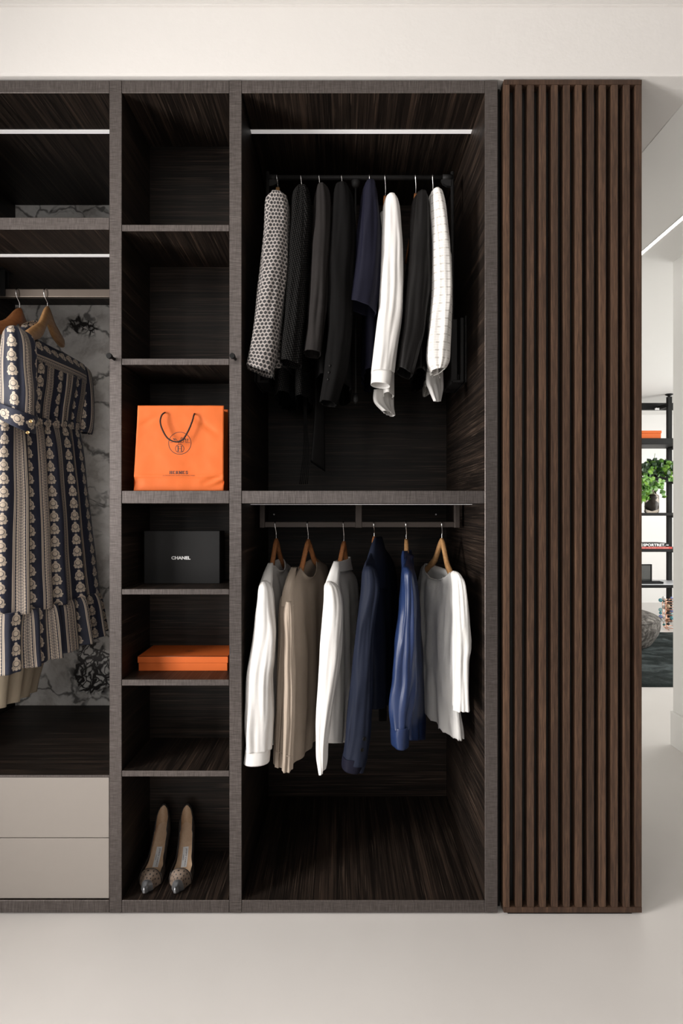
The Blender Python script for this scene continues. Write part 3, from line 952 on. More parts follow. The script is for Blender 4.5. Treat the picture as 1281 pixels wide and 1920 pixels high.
# ------------------------------------------------------------------ shoes
def shoe(label, toe, ball, heel, top_py, group):
    """toe/ball/heel: px (at cell floor depth) of the centre line; heel high, pointed"""
    zf = zb1 + 0.0004
    ys, yh = 0.016, 0.212
    T = thing('pump', label, 'shoe', (X0(toe, ys), 0.1, zf), group)
    xt, xm, xh = X0(toe, ys), X0(ball, 0.10), X0(heel, yh)
    N = 44
    def cx(t):   # centre line, gently curved
        return (1 - t) ** 2 * xt + 2 * t * (1 - t) * (2 * xm - 0.5 * (xt + xh)) + t * t * xh
    def cy(t): return ys + (yh - ys) * t
    def zs_(t):  # sole height
        u = max(0.0, (t - 0.30) / 0.70)
        return zf + 0.004 + 0.108 * (u ** 1.55) + 0.006 * max(0, (0.12 - t) / 0.12)
    def hw(t):   # half width
        pts = [(0, 0.0035), (0.06, 0.0095), (0.16, 0.0205), (0.30, 0.0345), (0.42, 0.0345), (0.58, 0.0265), (0.75, 0.0245), (0.9, 0.0255), (0.96, 0.020), (0.985, 0.013), (1.0, 0.005)]
        for (a, b), (c, d) in zip(pts, pts[1:]):
            if t <= c: 
                f = (t - a) / (c - a); f = f * f * (3 - 2 * f)
                return b + (d - b) * f
        return pts[-1][1]
    def wall(t): # wall height of the upper above the sole
        pts = [(0, 0.017), (0.12, 0.030), (0.27, 0.046), (0.33, 0.042), (0.45, 0.027), (0.60, 0.026), (0.75, 0.034), (0.88, 0.052), (1.0, 0.062)]
        for (a, b), (c, d) in zip(pts, pts[1:]):
            if t <= c:
                f = (t - a) / (c - a); f = f * f * (3 - 2 * f)
                return b + (d - b) * f
        return pts[-1][1]
    TV = 0.285   # the vamp ends here
    def section(t, k, n=14):
        """k 0..1 from the left top over the underside ... for the vamp a closed hood"""
        w_ = hw(t); h = wall(t); z = zs_(t)
        return w_, h, z
    # vamp hood: arc from left sole edge over the top to right sole edge
    def hood(t0, t1, name, mat, m=16, n=20, grow=0.0):
        V, F, UV = [], [], []
        for i in range(m + 1):
            t = t0 + (t1 - t0) * i / m
            w_, h, z = section(t, 0)
            for k in range(n + 1):
                a = math.pi * k / n
                c, s = math.cos(a), math.sin(a)
                x = cx(t) - (w_ + grow) * (1 if c > 0 else -1) * abs(c) ** 0.75
                dip = 0
                y = cy(t) + (0.012 * (1 - s) if name != 'toe_cap' and False else 0)
                V.append((x, y, z + (h + grow) * s ** 0.85))
        for i in range(m):
            for k in range(n):
                a = i * (n + 1) + k
                F.append([a, a + n + 1, a + n + 2, a + 1])
                f = F[-1]
                UV.append([((q % (n + 1)) / n * 0.10, (q // (n + 1)) / m * (t1 - t0) * 0.22) for q in f])
        if t0 == 0:
            F.append(list(range(n + 1))); UV.append([(0, 0)] * (n + 1))
        return mesh(name, V, F, mat, T, smooth=True, uvs=UV)
    hood(0.0, 0.135, 'toe_cap', MT['silver'])
    hood(0.135, TV, 'vamp', MT['dotted_mesh'])
    # side walls and heel counter (open top)
    V, F = [], []
    path = [TV + (1 - TV) * i / 30 for i in range(31)]
    rim = []
    loop = [(t, -1) for t in path] + [(t, 1) for t in path[::-1]]
    for t, sd in loop:
        w_, h, z = section(t, 0)
        h *= 0.68 + 0.32 * min(1.0, max(0.0, (t - TV) / 0.14))
        yb_ = 0.010 * max(0, (t - 0.9) / 0.1)
        for q in range(7):
            f = q / 6
            bul = math.sin(f * math.pi) * 0.0035
            lean = 1.0 - 0.10 * f if t < 0.8 else 1.0 - 0.22 * f
            V.append((cx(t) + sd * (w_ * lean + bul), cy(t) + yb_ * (1 - f * 0.5), z + h * f))
        rim.append(V[-1])
    for i in range(len(loop) - 1):
        for q in range(6):
            a = i * 7 + q
            F.append([a, a + 7, a + 8, a + 1])
    side = mesh('side_upper', V, F, MT['black_mesh'], T, smooth=True)
    so = side.modifiers.new('thickness', 'SOLIDIFY'); so.thickness = 0.0012; so.offset = 0
    # topline binding: along the rim and across the vamp edge
    n = 16
    cross = []
    w_, h, z = section(TV, 0)
    for k in range(n + 1):
        a = math.pi * k / n
        cc, s = math.cos(a), math.sin(a)
        cross.append((cx(TV) + w_ * (1 if cc > 0 else -1) * abs(cc) ** .75, cy(TV) , z + h * s ** .85))
    tubes('binding', [rim, cross], 0.0017, MT['black_trim'], T, 6)
    # insole
    V, F = [], []
    m = 34
    for i in range(m + 1):
        t = 0.10 + (0.998 - 0.10) * i / m
        w_ = hw(t) * 0.93
        for k in range(7):
            u = -1 + 2 * k / 6
            V.append((cx(t) + u * w_, cy(t), zs_(t) + 0.0055 + 0.0025 * u * u))
    for i in range(m):
        for k in range(6):
            a = i * 7 + k
            F.append([a, a + 1, a + 8, a + 7])
    mesh('insole', V, F, MT['tan_leather'], T, smooth=True)
    # tan lining of the heel counter
    V, F = [], []
    lp = [(t, -1) for t in path[15:]] + [(t, 1) for t in path[15:][::-1]]
    for t, sd in lp:
        w_, h, z = section(t, 0)
        for q in range(5):
            f = q / 4
            lean = (1.0 - 0.10 * f if t < 0.8 else 1.0 - 0.22 * f)
            V.append((cx(t) + sd * (w_ * lean - 0.0012), cy(t) - 0.0015, z + .002 + (h - .003) * f))
    for i in range(len(lp) - 1):
        for q in range(4):
            a = i * 5 + q
            F.append([a, a + 5, a + 6, a + 1])
    mesh('lining', V, F, MT['tan_leather'], T, smooth=True)
    # sole
    V, F = [], []
    for i in range(m + 1):
        t = 0.03 + 0.97 * i / m
        for u in (-1, 1):
            V.append((cx(t) + u * hw(t) * .97, cy(t), zs_(t) + .001))
        for u in (1, -1):
            V.append((cx(t) + u * hw(t) * .96, cy(t), zs_(t) - .0032))
    for i in range(m):
        for k in range(4):
            k2 = (k + 1) % 4
            F.append([i * 4 + k, i * 4 + k2, (i + 1) * 4 + k2, (i + 1) * 4 + k])
    F.append([0, 1, 2, 3]); F.append([m * 4 + k for k in range(4)][::-1])
    mesh('sole', V, F, MT['black_trim'], T)
    # stiletto
    zt_ = zs_(0.93) - 0.024
    tube('heel', [(cx(.93), cy(.93), zt_), (cx(.94), cy(.95), zt_ - .03), (cx(.95), cy(.965), zt_ - .06), (cx(.95), cy(.965), zf)], [0.014, 0.010, 0.0060, 0.005], MT['black_trim'], T, 10)
    # label with lettering, on the insole
    t0, t1 = 0.50, 0.74
    A = Vector((cx(t0), cy(t0), zs_(t0) + .0075)); B = Vector((cx(t1), cy(t1), zs_(t1) + .0075))
    ax = (A - B).normalized()
    side_ = Vector((1, 0, 0)); side_ = (side_ - ax * side_.dot(ax)).normalized()
    nrm = ax.cross(side_)
    if nrm.z < 0: nrm = -nrm
    hw_ = 0.0088
    V = []
    for k in range(9):
        f = k / 8
        t = t0 + (t1 - t0) * f
        for sg in (-1, 1):
            V.append(Vector((cx(t), cy(t), zs_(t) + .0066)) + side_ * (sg * hw_))
    mesh('maker_label', V, [[2 * k, 2 * k + 1, 2 * k + 3, 2 * k + 2] for k in range(8)], MT['label'], T)
    ctr = (A + B) / 2
    tm = Vector((cx((t0 + t1) / 2), cy((t0 + t1) / 2), zs_((t0 + t1) / 2) + .0066))
    ydir = nrm.cross(ax)
    ln_ = (A - B).length
    text_mesh('lettering', 'JIMMY CHOO', 0.01, tm + side_ * 0.0022 + nrm * 0.0012, MT['ink'], T, xdir=ax, ydir=side_, fit=(ln_ * 0.88, 0.0062), extrude=0.0001)
    text_mesh('lettering', 'LONDON', 0.01, tm - side_ * 0.0045 + nrm * 0.0012, MT['ink'], T, xdir=ax, ydir=side_, fit=(ln_ * 0.26, 0.0028), extrude=0.0001)
    return T
shoe('left one of two black mesh pumps with pewter toe on the lowest column shelf', 270, 288, 308, 1530, 'dotted mesh pumps')
shoe('right one of two black mesh pumps with pewter toe on the lowest column shelf', 328, 342, 351, 1528, 'dotted mesh pumps')
# ------------------------------------------------------------------ garments
def loft(name, rows, mat, parent, nu=56, nv=44, flat=True, folds=(), wr=(0.002, 9.0), top=None, hem_jit=0.0, close_top=False, close_bot=False,
         seed=0.0, thick=0.0016, sup=0.85, uoff=0.0, gpow=0.7, crease=None, voff=0.0):
    """rows: (F, B, half thickness, tilt) in world space, from the top down. Returns the mesh object."""
    R = [(*F, *B, t, k) for F, B, t, k in rows]
    V, UV = [], []
    grid = []
    for j in range(nv + 1):
        v = j / nv
        q = catmull(R, v)
        F = Vector(q[0:3]); B = Vector(q[3:6]); t = max(q[6], 0.0008); tilt = q[7]
        Cn = (F + B) / 2; d = (B - F) / 2
        dh = Vector((d.x, d.y, 0)); dl = max(dh.length, 1e-6)
        n = Vector((dh.y, -dh.x, 0)) / dl
        g = v ** gpow
        ring = []
        t0_ = t
        for i in range(nu):
            a = 2 * math.pi * i / nu
            c, s = math.cos(a), math.sin(a)
            cs = math.copysign(abs(c) ** sup, c); ss = math.copysign(abs(s) ** sup, s)
            if top and v < 0.06:
                wg = 1 - v / 0.06
                e = abs(cs)
                t = t0_ * (1 - wg) + wg * (0.0012 + (0.020 * (1 - (e / top[1]) ** 2) ** 0.5 if e < top[1] else 0.0))
            P = Cn + d * cs + n * (t * ss)
            P.z -= tilt * ss
            for amp, fr, ph, dr in folds:
                if flat:
                    P += n * (amp * g * math.sin(fr * cs * math.pi + ph + dr * v + 1.3 * math.sin(2.1 * cs + ph)) * (0.25 + 0.75 * min(1, abs(ss) * 1.3)))
                else:
                    o = (d / max(d.length, 1e-6)) * cs + n * ss
                    P += o * (amp * g * math.sin(fr * a + ph + dr * v))
            if crease:
                ca, ck, cz = crease
                nzv = noise.noise(Vector((c * ck + seed, s * ck, P.z * cz + seed * 2)))
                rdg = (1 - 2.2 * abs(nzv)) 
                nz2 = noise.noise(Vector((c * ck * 2.1 + seed * 3, s * ck * 2.1, P.z * cz * 1.7)))
                oo = (d / max(d.length, 1e-6)) * cs * (0.4 if flat else 1) + n * ss
                P += oo * (ca * (0.25 + 0.75 * min(1, v * 4)) * (rdg * 0.7 + nz2 * 0.8))
            if wr[0]:
                nz = noise.noise_vector(P * wr[1] + Vector((seed, seed * 1.7, 0)))
                n2 = noise.noise_vector(Vector((P.x * wr[1] * 3, P.y * wr[1] * 3, P.z * wr[1] * 1.2)) + Vector((seed * 3.1, 0, seed)))
                P += Vector((nz.x, nz.y, 0)) * wr[0] + Vector((n2.x, n2.y, 0)) * (wr[0] * 0.6)
            if top:
                pk, nw, sp, sn = top
                e = abs(cs)
                zo = pk * min(1.0, (1 - e) / (1 - nw))
                if e < nw:
                    w_ = 0.5 + 0.5 * max(-1, min(1, ss * 1.6))
                    zo -= (sp * w_ + sn * (1 - w_)) * (1 - (e / nw) ** 2) ** 0.6
                fall = max(0.0, 1 - v / 0.30)
                P.z += zo * fall * fall
            if hem_jit and j >= nv - 1:
                P.z += hem_jit * (noise.noise(Vector((cs * 13, ss * 5, seed))) + 0.6 * noise.noise(Vector((cs * 45, ss * 9, seed + 5)))) * (1 if j == nv else .5)
            ring.append(P)
        grid.append(ring)
    # u: arc length of the middle ring, v: distance down
    mid = grid[int(nv * 0.55)]
    us = [0.0]
    for i in range(nu): us.append(us[-1] + (mid[(i + 1) % nu] - mid[i]).length)
    vs = [-voff]
    for j in range(nv):
        vs.append(vs[-1] + sum((grid[j + 1][i] - grid[j][i]).length for i in range(0, nu, 7)) / len(range(0, nu, 7)))
    for r in grid: V += r
    Fc = []
    for j in range(nv):
        for i in range(nu):
            i2 = (i + 1) % nu
            Fc.append([j * nu + i, (j + 1) * nu + i, (j + 1) * nu + i2, j * nu + i2])
            UV.append([(us[i] + uoff, -vs[j]), (us[i] + uoff, -vs[j + 1]), (us[i + 1] + uoff, -vs[j + 1]), (us[i + 1] + uoff, -vs[j])])
    if close_top:
        Fc.append(list(range(nu))); UV.append([(us[i], 0) for i in range(nu)])
    if close_bot:
        Fc.append([nv * nu + i for i in range(nu)][::-1]); UV.append([(us[i], -vs[-1]) for i in range(nu)])
    o = mesh(name, V, Fc, mat, parent, smooth=True, uvs=UV)
    if thick:
        so = o.modifiers.new('cloth_thickness', 'SOLIDIFY'); so.thickness = thick; so.offset = 0
    return o

def srows(rows, Y, dY, Y2=None):
    """(py, px left, px right[, px the right side hangs lower]) at one depth -> loft rows"""
    out = []
    n = len(rows) - 1
    for i, r in enumerate(rows):
        y = Y if Y2 is None else Y + (Y2 - Y) * i / n
        c = at((r[1] + r[2]) / 2, r[0], y)
        half = (r[2] - r[1]) / 2 * mpp(y)
        dd = dY * min(1.0, 0.35 + half / 0.03) if i == 0 else dY
        k = (r[3] / 2 * mpp(y)) if len(r) > 3 else 0.0
        out.append((c - Vector((0, dd, 0)), c + Vector((0, dd, 0)), half, k))
    return out

def brows(rows):
    return [(at(r[0], r[1], r[2]), at(r[3], r[4], r[5]), r[6], 0.0) for r in rows]

def straight(px, py_top, py_hem, dx, ts, Yf=0.10, Yb=0.46, lift=0.0, dxh=None):
    """a body hanging square to the rail: same height front and back"""
    f0, f1 = at(px, py_top, Yf), at(px, py_hem, Yf)
    out = []
    n = len(ts) - 1
    for i, t in enumerate(ts):
        f = i / n
        f = [0, .1, .4, 1][i] if n == 3 else f
        a = f0.lerp(f1, f)
        d_ = dx if dxh is None else dx + (dxh - dx) * f
        b = Vector((a.x + d_, Yb, a.z + lift * f))
        out.append((a, b, t, 0.0))
    return out

def sleeve(parent, rows, mat, Y=0.065, dY=0.045, folds=((0.0022, 3, .5, 3), (0.0012, 5, 2, -4)), wr=(0.0022, 10), seed=1.0, name='sleeve', crease=(0.0055, 1.5, 3.2), Y2=None, **kw):
    return loft(name, srows(rows, Y, dY, Y2), mat, parent, crease=crease, nu=64, nv=80, flat=False, folds=folds, wr=wr, close_top=True, seed=seed, **kw)

def far_sleeve(parent, x, ztop, zbot, mat, Y=0.46, w=0.022, dY=0.035, seed=4.0):
    rows = []
    for f, k in ((0, .25), (.05, .9), (.4, 1), (.8, .9), (1, .8)):
        z = ztop + (zbot - ztop) * f
        rows.append((Vector((x, Y - dY * k, z)), Vector((x, Y + dY * k, z)), w * k, 0.0))
    return loft('sleeve', rows, mat, parent, nu=24, nv=24, flat=False, folds=((0.002, 3, 1, 2),), wr=(0.002, 10), close_top=True, seed=seed)

def yoke(parent, rows, mat, seed=2.0):
    rr = []
    for py, a, b, y in rows:
        c = at((a + b) / 2, py, y)
        rr.append((c - Vector((0, .022, 0)), c + Vector((0, .022, 0)), (b - a) / 2 * mpp(y), 0.0))
    return loft('shoulder_yoke', rr, mat, parent, nu=40, nv=20, flat=False, wr=(.0012, 14), close_top=True, seed=seed, crease=(.0015, 1.5, 9.0))

def button(parent, px, py, Y, r, mat, nrm=(0, -1, 0)):
    c = at(px, py, Y)
    V, F = [], []
    n_ = Vector(nrm).normalized()
    a = n_.orthogonal().normalized(); b = n_.cross(a)
    N = 14
    for rr, h in ((r, 0), (r, .0012), (r * .82, .0022), (r * .6, .0013)):
        for k in range(N):
            t = 2 * math.pi * k / N
            V.append(c + a * (rr * math.cos(t)) + b * (rr * math.sin(t)) + n_ * h)
    for i in range(3):
        for k in range(N):
            k2 = (k + 1) % N
            F.append([i * N + k, i * N + k2, (i + 1) * N + k2, (i + 1) * N + k])
    F.append([3 * N + k for k in range(N)])
    return mesh('button', V, F, mat, parent)

def garment(name, label, cat, px, py, group=None):
    return thing(name, label, cat, tuple(at(px, py, YR)), group)

GU, GL = 'clothes on the pull-down rail', 'clothes on the lower rail'
# ---- upper right bay, left to right
g1 = garment('cardigan', 'cream and black dotted cardigan, leftmost on the pull-down rail', 'cardigan', 521, 700, GU)
sleeve(g1, [(367, 516, 522), (372, 507, 534), (386, 500, 541), (450, 495, 542), (520, 487, 539), (600, 477, 528), (650, 469, 522), (697, 463, 511, 20)], MT['dots'], Y=.055, Y2=.05, dY=.04, seed=2.3, hem_jit=0.003, folds=((0.0035, 2, .9, 1.5), (0.0018, 4, 2, -3)))
loft('body', straight(521, 374, 690, 0.0, [.012, .024, .026, .028]), MT['dots'], g1, flat=True, folds=((.004, 3, 0, 1),), top=(.045, .3, .03, .03), seed=5)
loft('hem_edging', straight(527, 690, 733, 0.0, [.028, .028, .029, .03], dxh=0.0), MT['boucle'], g1, nv=12, folds=((.005, 4, 0, 1),), hem_jit=.006, seed=6)
loft('neck_lining', srows([(369, 508, 524), (380, 507, 526), (392, 512, 526)], .15, .02), MT['black_wool'], g1, nu=24, nv=8, flat=False)

g2 = garment('knit_jacket', 'black textured knit jacket, second on the pull-down rail beside the dotted cardigan', 'jacket', 566, 690, GU)
sleeve(g2, [(358, 564, 574), (363, 557, 579), (385, 551, 582), (450, 547, 581), (560, 538, 575), (640, 531, 567), (683, 527, 564, 9)], MT['boucle'], seed=3.1)
loft('body', straight(563, 372, 740, 0.0, [.012, .022, .024, .024]), MT['boucle'], g2, folds=((.004, 3, 1, 1),), top=(.03, .25, .02, .02), seed=8)

g3 = garment('coat', 'dark charcoal coat with an open cuff, third on the pull-down rail', 'coat', 600, 690, GU)
sleeve(g3, [(356, 599, 608), (361, 594, 614), (385, 590, 619), (450, 588, 619), (550, 582, 613), (620, 576, 605), (664, 571, 599, 5)], MT['brownblack'], seed=4.4, folds=((0.0028, 2, 1.9, 1.0), (0.001, 4, 2, -3)), thick=0.0028)
loft('body', straight(604, 368, 700, 0.0, [.012, .022, .024, .022]), MT['black_wool'], g3, folds=((.004, 3, 2, 1),), top=(.03, .25, .02, .02), seed=9)
loft('sash', [(at(592, 690, .3), at(600, 690, .36), .006, 0), (at(590, 780, .3), at(608, 780, .32), .005, 0), (at(583, 866, .3), at(610, 884, .32), .004, 0)], MT['black_satin'], g3, nu=24, nv=20, seed=3, wr=(.001, 9))
tubes('fringe', [smooth_path([at(569 + i * 1.2, 700, .3), at(570 + i * 1.3, 790, .3), at(569 + i * 2.6, 850, .3), at(562 + i * 3.6, 908, .3)], 14) for i in range(5)], .0016, MT['black_satin'], g3, 5)

g4 = garment('blazer', 'black blazer with three cuff buttons, fourth on the pull-down rail', 'jacket', 642, 760, GU)
sleeve(g4, [(354, 637, 646), (359, 630, 653), (385, 626, 662), (480, 619, 664), (600, 617, 660), (680, 612, 652), (735, 605, 636), (757, 602, 629, 5)], MT['black_wool'], seed=5.2, folds=((0.0022, 2, .2, 1.0), (0.0014, 5, 2, -4)), thick=0.0028)
loft('body', straight(646, 366, 720, 0.0, [.012, .022, .024, .022]), MT['black_wool'], g4, folds=((.004, 3, 1, 1),), top=(.03, .25, .02, .02), seed=11)
for bx_, by_ in ((616.5, 686), (614.7, 698.5), (613, 711.5)):
    button(g4, bx_ + 1.5, by_, 0.018, .0045, MT['button'], (-.45, -.9, .1))

g5 = garment('blouse', 'navy short-sleeved crepe top, fifth on the pull-down rail beside the white blouse', 'blouse', 694, 690, GU)
sleeve(g5, [(349, 690, 698), (354, 684, 704), (380, 678, 709), (450, 670, 715), (520, 661, 714), (579, 653, 703, 22)], MT['navy_crepe'], seed=6.6, folds=((0.003, 2, 1.2, 1.0), (0.0016, 3, 0, -2)))
loft('body', straight(697, 362, 690, 0.014, [.012, .022, .026, .030]), MT['navy_crepe'], g5, folds=((.005, 3, 1, 1),), top=(.03, .25, .02, .02), seed=12)

g6 = garment('blouse', 'ivory long-sleeved blouse with cuff between navy top and black jacket', 'blouse', 722, 770, GU)
sleeve(g6, [(373, 727, 736), (379, 723, 741), (400, 720, 747), (450, 719, 752), (500, 717, 752), (570, 713, 752), (608, 708, 748), (650, 703, 741), (700, 698, 734)], MT['white_silk'], seed=7.7, folds=((0.003, 3, .4, 2.0), (0.0018, 6, 2, -4)))
loft('cuff', srows([(697, 697, 735), (708, 697, 734), (723, 696, 731, 5)], .065, .04), MT['white_silk'], g6, nu=30, nv=8, flat=False, wr=(.001, 9), thick=.002)
loft('body', straight(728, 386, 735, 0.026, [.012, .024, .026, .02], dxh=.02), MT['white_silk'], g6, folds=((.004, 3, 1, 1),), top=(.035, .3, .02, .02), seed=13)
loft('shirt_tail', [(at(703, 730, .16), at(737, 730, .24), .012, 0), (at(703, 752, .16), at(737, 758, .24), .014, 0), (at(722, 770, .16), at(737, 781, .24), .012, 0)], MT['white_silk'], g6, nu=40, nv=14, folds=((.003, 3, 0, 1),), seed=14, wr=(.001, 9))
loft('collar', [(at(718, 396, .10), at(716, 404, .24), .006, 0), (at(715, 420, .10), at(713, 424, .22), .007, 0), (at(718, 440, .10), at(716, 440, .18), .005, 0)], MT['white_silk'], g6, nu=30, nv=12, seed=15, wr=(.001, 9))

g7 = garment('jacket', 'black satin jacket hanging between the ivory blouse and the white striped shirt', 'jacket', 780, 710, GU)
sleeve(g7, [(369, 783, 791), (374, 778, 798), (395, 773, 803), (450, 769, 806), (540, 761, 804), (620, 754, 795), (660, 749, 785), (700, 745, 772, 17)], MT['black_satin'], seed=8.1, folds=((0.0032, 2, .8, 1.0), (0.0014, 4, 2, -3)))
loft('body', straight(790, 382, 690, 0.03, [.012, .022, .024, .022]), MT['black_satin'], g7, folds=((.004, 3, 1, 1),), top=(.03, .25, .02, .02), seed=16)

g8 = garment('shirt', 'white openwork striped shirt, rightmost on the pull-down rail', 'shirt', 812, 700, GU)
sleeve(g8, [(363, 812, 819), (370, 807, 825), (400, 805, 833), (430, 807, 837), (480, 810, 842), (560, 811, 845), (610, 807, 842), (650, 802, 839), (680, 802, 837), (697, 810, 828, -4)], MT['lace'], seed=9.5, folds=((0.0032, 3, .2, 2.0), (0.0016, 5, 2, -4)))
loft('body', straight(822, 378, 700, 0.022, [.012, .024, .028, .014], dxh=.012), MT['lace'], g8, folds=((.004, 3, 1, 1),), top=(.03, .3, .02, .02), seed=17)
loft('shirt_tail', [(at(803, 690, .15), at(828, 690, .22), .012, 0), (at(802, 716, .15), at(829, 716, .22), .014, 0), (at(808, 730, .15), at(828, 731, .22), .012, 0), (at(817, 752, .15), at(823, 753, .2), .006, 0)], MT['white_linen'], g8, nu=40, nv=20, folds=((.004, 3, 0, 1),), seed=18, wr=(.002, 12))
loft('sleeve_fold', srows([(477, 836, 842), (484, 835, 846), (560, 836, 847), (620, 834, 843), (688, 826, 838)], .12, .02), MT['lace'], g8, nu=24, nv=24, flat=False, close_top=True, seed=19)

# upper hangers (mostly hidden behind the shoulders)
for hp, top, mt, lab, fr in ((521, 350, 'beech', 'beech coat hanger carrying the dotted cardigan', (519, 392)), (566, 372, 'cherry', 'coat hanger hidden inside the black knit jacket', (565, 400)), (600, 372, 'cherry', 'coat hanger hidden inside the charcoal coat', (602, 400)),
                             (642, 372, 'cherry', 'coat hanger hidden inside the black blazer', (643, 400)), (694, 368, 'cherry', 'coat hanger hidden inside the navy top', (696, 398)), (723, 366, 'cherry', 'reddish coat hanger carrying the ivory blouse', (729, 408)),
                             (780, 362, 'cherry', 'reddish coat hanger carrying the black satin jacket', (787, 402)), (812, 362, 'beech', 'beech coat hanger carrying the white openwork shirt', (817, 398))):
    f = at(fr[0], fr[1], .11)
    b = Vector((f.x, .44, f.z))
    m = mpp(.44)
    hanger(lab, hp, top, (fr[0], fr[1], .11), (640.5 + b.x / m, 960 - (b.z - ZC) / m, .44), zr_up, MT[mt], wide=.024, rr=0.0105, group='hangers on the pull-down rail')

# ---- lower right bay, left to right
h1 = garment('shirt', 'white long-sleeved shirt, leftmost on the lower rail', 'shirt', 517, 1400, GL)
sleeve(h1, [(1090, 492, 500), (1100, 487, 508), (1130, 484, 512), (1180, 479, 517), (1230, 472, 514), (1270, 467, 508), (1340, 463, 509), (1402, 463, 505)], MT['white_cotton'], Y=.06, Y2=.035, dY=.036, seed=1.2, folds=((0.003, 3, .4, 2.0), (0.0022, 6, 2, -4)))
loft('cuff', srows([(1400, 461, 506), (1412, 460, 506), (1427, 458, 505, -2)], .035, .036), MT['white_cotton'], h1, nu=30, nv=8, flat=False, wr=(.001, 9), thick=.0022)
loft('body', brows([(491, 1099, .08, 545, 1063, .46, .007), (491, 1125, .08, 547, 1095, .46, .020), (500, 1200, .10, 536, 1178, .44, .024), (505, 1300, .12, 526, 1285, .42, .026), (508, 1397, .12, 520, 1385, .40, .028)]), MT['white_cotton'], h1, folds=((.003, 4, 0, 1),), crease=(.007, 2.4, 3.0), top=(.052, .32, .034, .004), seed=21, nu=80)
tube('gather_seam', smooth_path([at(512, 1154, .16), at(518, 1140, .22), at(526, 1128, .30), at(531, 1118, .36)], 14), .0022, MT['white_cotton'], h1, 6)

yoke(h1, [(1056, 503, 511, .17), (1068, 498, 511, .14), (1082, 493, 511, .11), (1100, 487, 510, .085), (1114, 486, 511, .075)], MT['white_cotton'])

h2 = garment('blouse', 'sand beige crepe blouse, second from the left on the lower rail', 'blouse', 576, 1430, GL)
loft('body', brows([(533, 1117, .08, 613, 1061, .46, .007), (531, 1150, .08, 614, 1085, .46, .020), (538, 1250, .1, 610, 1180, .45, .024), (538, 1350, .085, 602, 1290, .43, .028), (536, 1436, .065, 588, 1372, .40, .030)]), MT['beige_silk'], h2, folds=((.006, 3, 0.4, .6),), crease=(.005, 2.2, 1.2), top=(.060, .36, .050, .008), seed=22, nu=80)
sleeve(h2, [(1118, 530, 538), (1130, 527, 544), (1200, 525, 543), (1300, 521, 538), (1400, 517, 532), (1431, 516, 531, 4)], MT['beige_silk'], Y=.10, dY=.03, seed=2.2, folds=((0.002, 3, .4, 1.0),))
sleeve(h2, [(1128, 538, 546), (1150, 536, 549), (1200, 537, 550), (1300, 535, 550), (1400, 533, 549), (1440, 531, 547, 1)], MT['beige_silk'], Y=.055, dY=.03, seed=3.2, folds=((0.002, 3, 1.4, 1.0),))
tubes('cuff_seam', [[at(517, 1408, .068), at(524, 1411, .066), at(532, 1414, .07)], [at(533, 1416, .024), at(541, 1418, .022), at(549, 1418, .026)]], .0009, MT['beige_silk'], h2, 5)

yoke(h2, [(1064, 546, 556, .17), (1078, 540, 553, .14), (1095, 535, 551, .11), (1115, 530, 549, .09), (1136, 528, 550, .075)], MT['beige_silk'])

h3 = garment('shirt', 'white shirt with small stand collar between beige blouse and navy blazer', 'shirt', 643, 1400, GL)
sleeve(h3, [(1091, 614, 622), (1100, 610, 633), (1130, 609, 640), (1180, 605, 641), (1250, 600, 634), (1330, 596, 620), (1380, 595, 613), (1418, 595, 612), (1440, 599, 609, -6)], MT['white_cotton'], seed=5.5, folds=((0.003, 3, 1.4, 2.0), (0.0018, 5, 2, -4)))
loft('body', brows([(614, 1094, .09, 664, 1079, .46, .007), (613, 1120, .09, 667, 1100, .46, .022), (618, 1200, .1, 664, 1180, .45, .026), (617, 1300, .075, 655, 1280, .43, .032), (615, 1393, .05, 644, 1388, .40, .036)]), MT['white_cotton'], h3, folds=((.004, 3, 1, 1),), crease=(.007, 2.2, 2.5), top=(.062, .28, .022, .0), seed=23, nu=80)
loft('collar', [(at(633, 1053, .19), at(655, 1044, .36), .013, 0), (at(631, 1062, .19), at(656, 1056, .37), .016, 0), (at(630, 1072, .18), at(658, 1068, .38), .018, 0)], MT['white_cotton'], h3, nu=40, nv=8, wr=(.001, 10), seed=3)
tube('yoke_seam', smooth_path([at(636, 1128, .17), at(643, 1124, .22), at(650, 1118, .3), at(658, 1114, .36)], 14), .002, MT['white_cotton'], h3, 6)

yoke(h3, [(1053, 626, 637, .19), (1066, 621, 637, .15), (1080, 616, 636, .12), (1096, 611, 635, .09), (1114, 609, 638, .08)], MT['white_cotton'])

h4 = garment('blazer', 'navy wool blazer with two cuff buttons hanging between white and blue shirts', 'jacket', 702, 1430, GL)
sleeve(h4, [(1062, 686, 696), (1072, 681, 704), (1110, 678, 709), (1180, 669, 700), (1260, 661, 699), (1350, 652, 696), (1400, 646, 692), (1424, 642, 688, 4)], MT['navy_wool'], seed=6.1, folds=((0.0034, 2, .4, 1.0), (0.0024, 3, 2, -2)), thick=.0026)
loft('cuff', srows([(1414, 643, 678), (1424, 641, 682, 4), (1438, 640, 676, 8)], .060, .045), MT['navy_crepe'], h4, nu=30, nv=10, flat=False, wr=(.003, 14), seed=3, thick=.002)
loft('cuff_vent', srows([(1408, 680, 689), (1424, 676, 688), (1444, 668, 681, 4)], .075, .02), MT['navy_wool'], h4, nu=24, nv=10, flat=False, wr=(.001, 9), thick=.002)
for bx_, by_ in ((683.5, 1385.5), (679, 1406)):
    button(h4, bx_, by_, 0.014, .0062, MT['button'], (.35, -.9, .15))
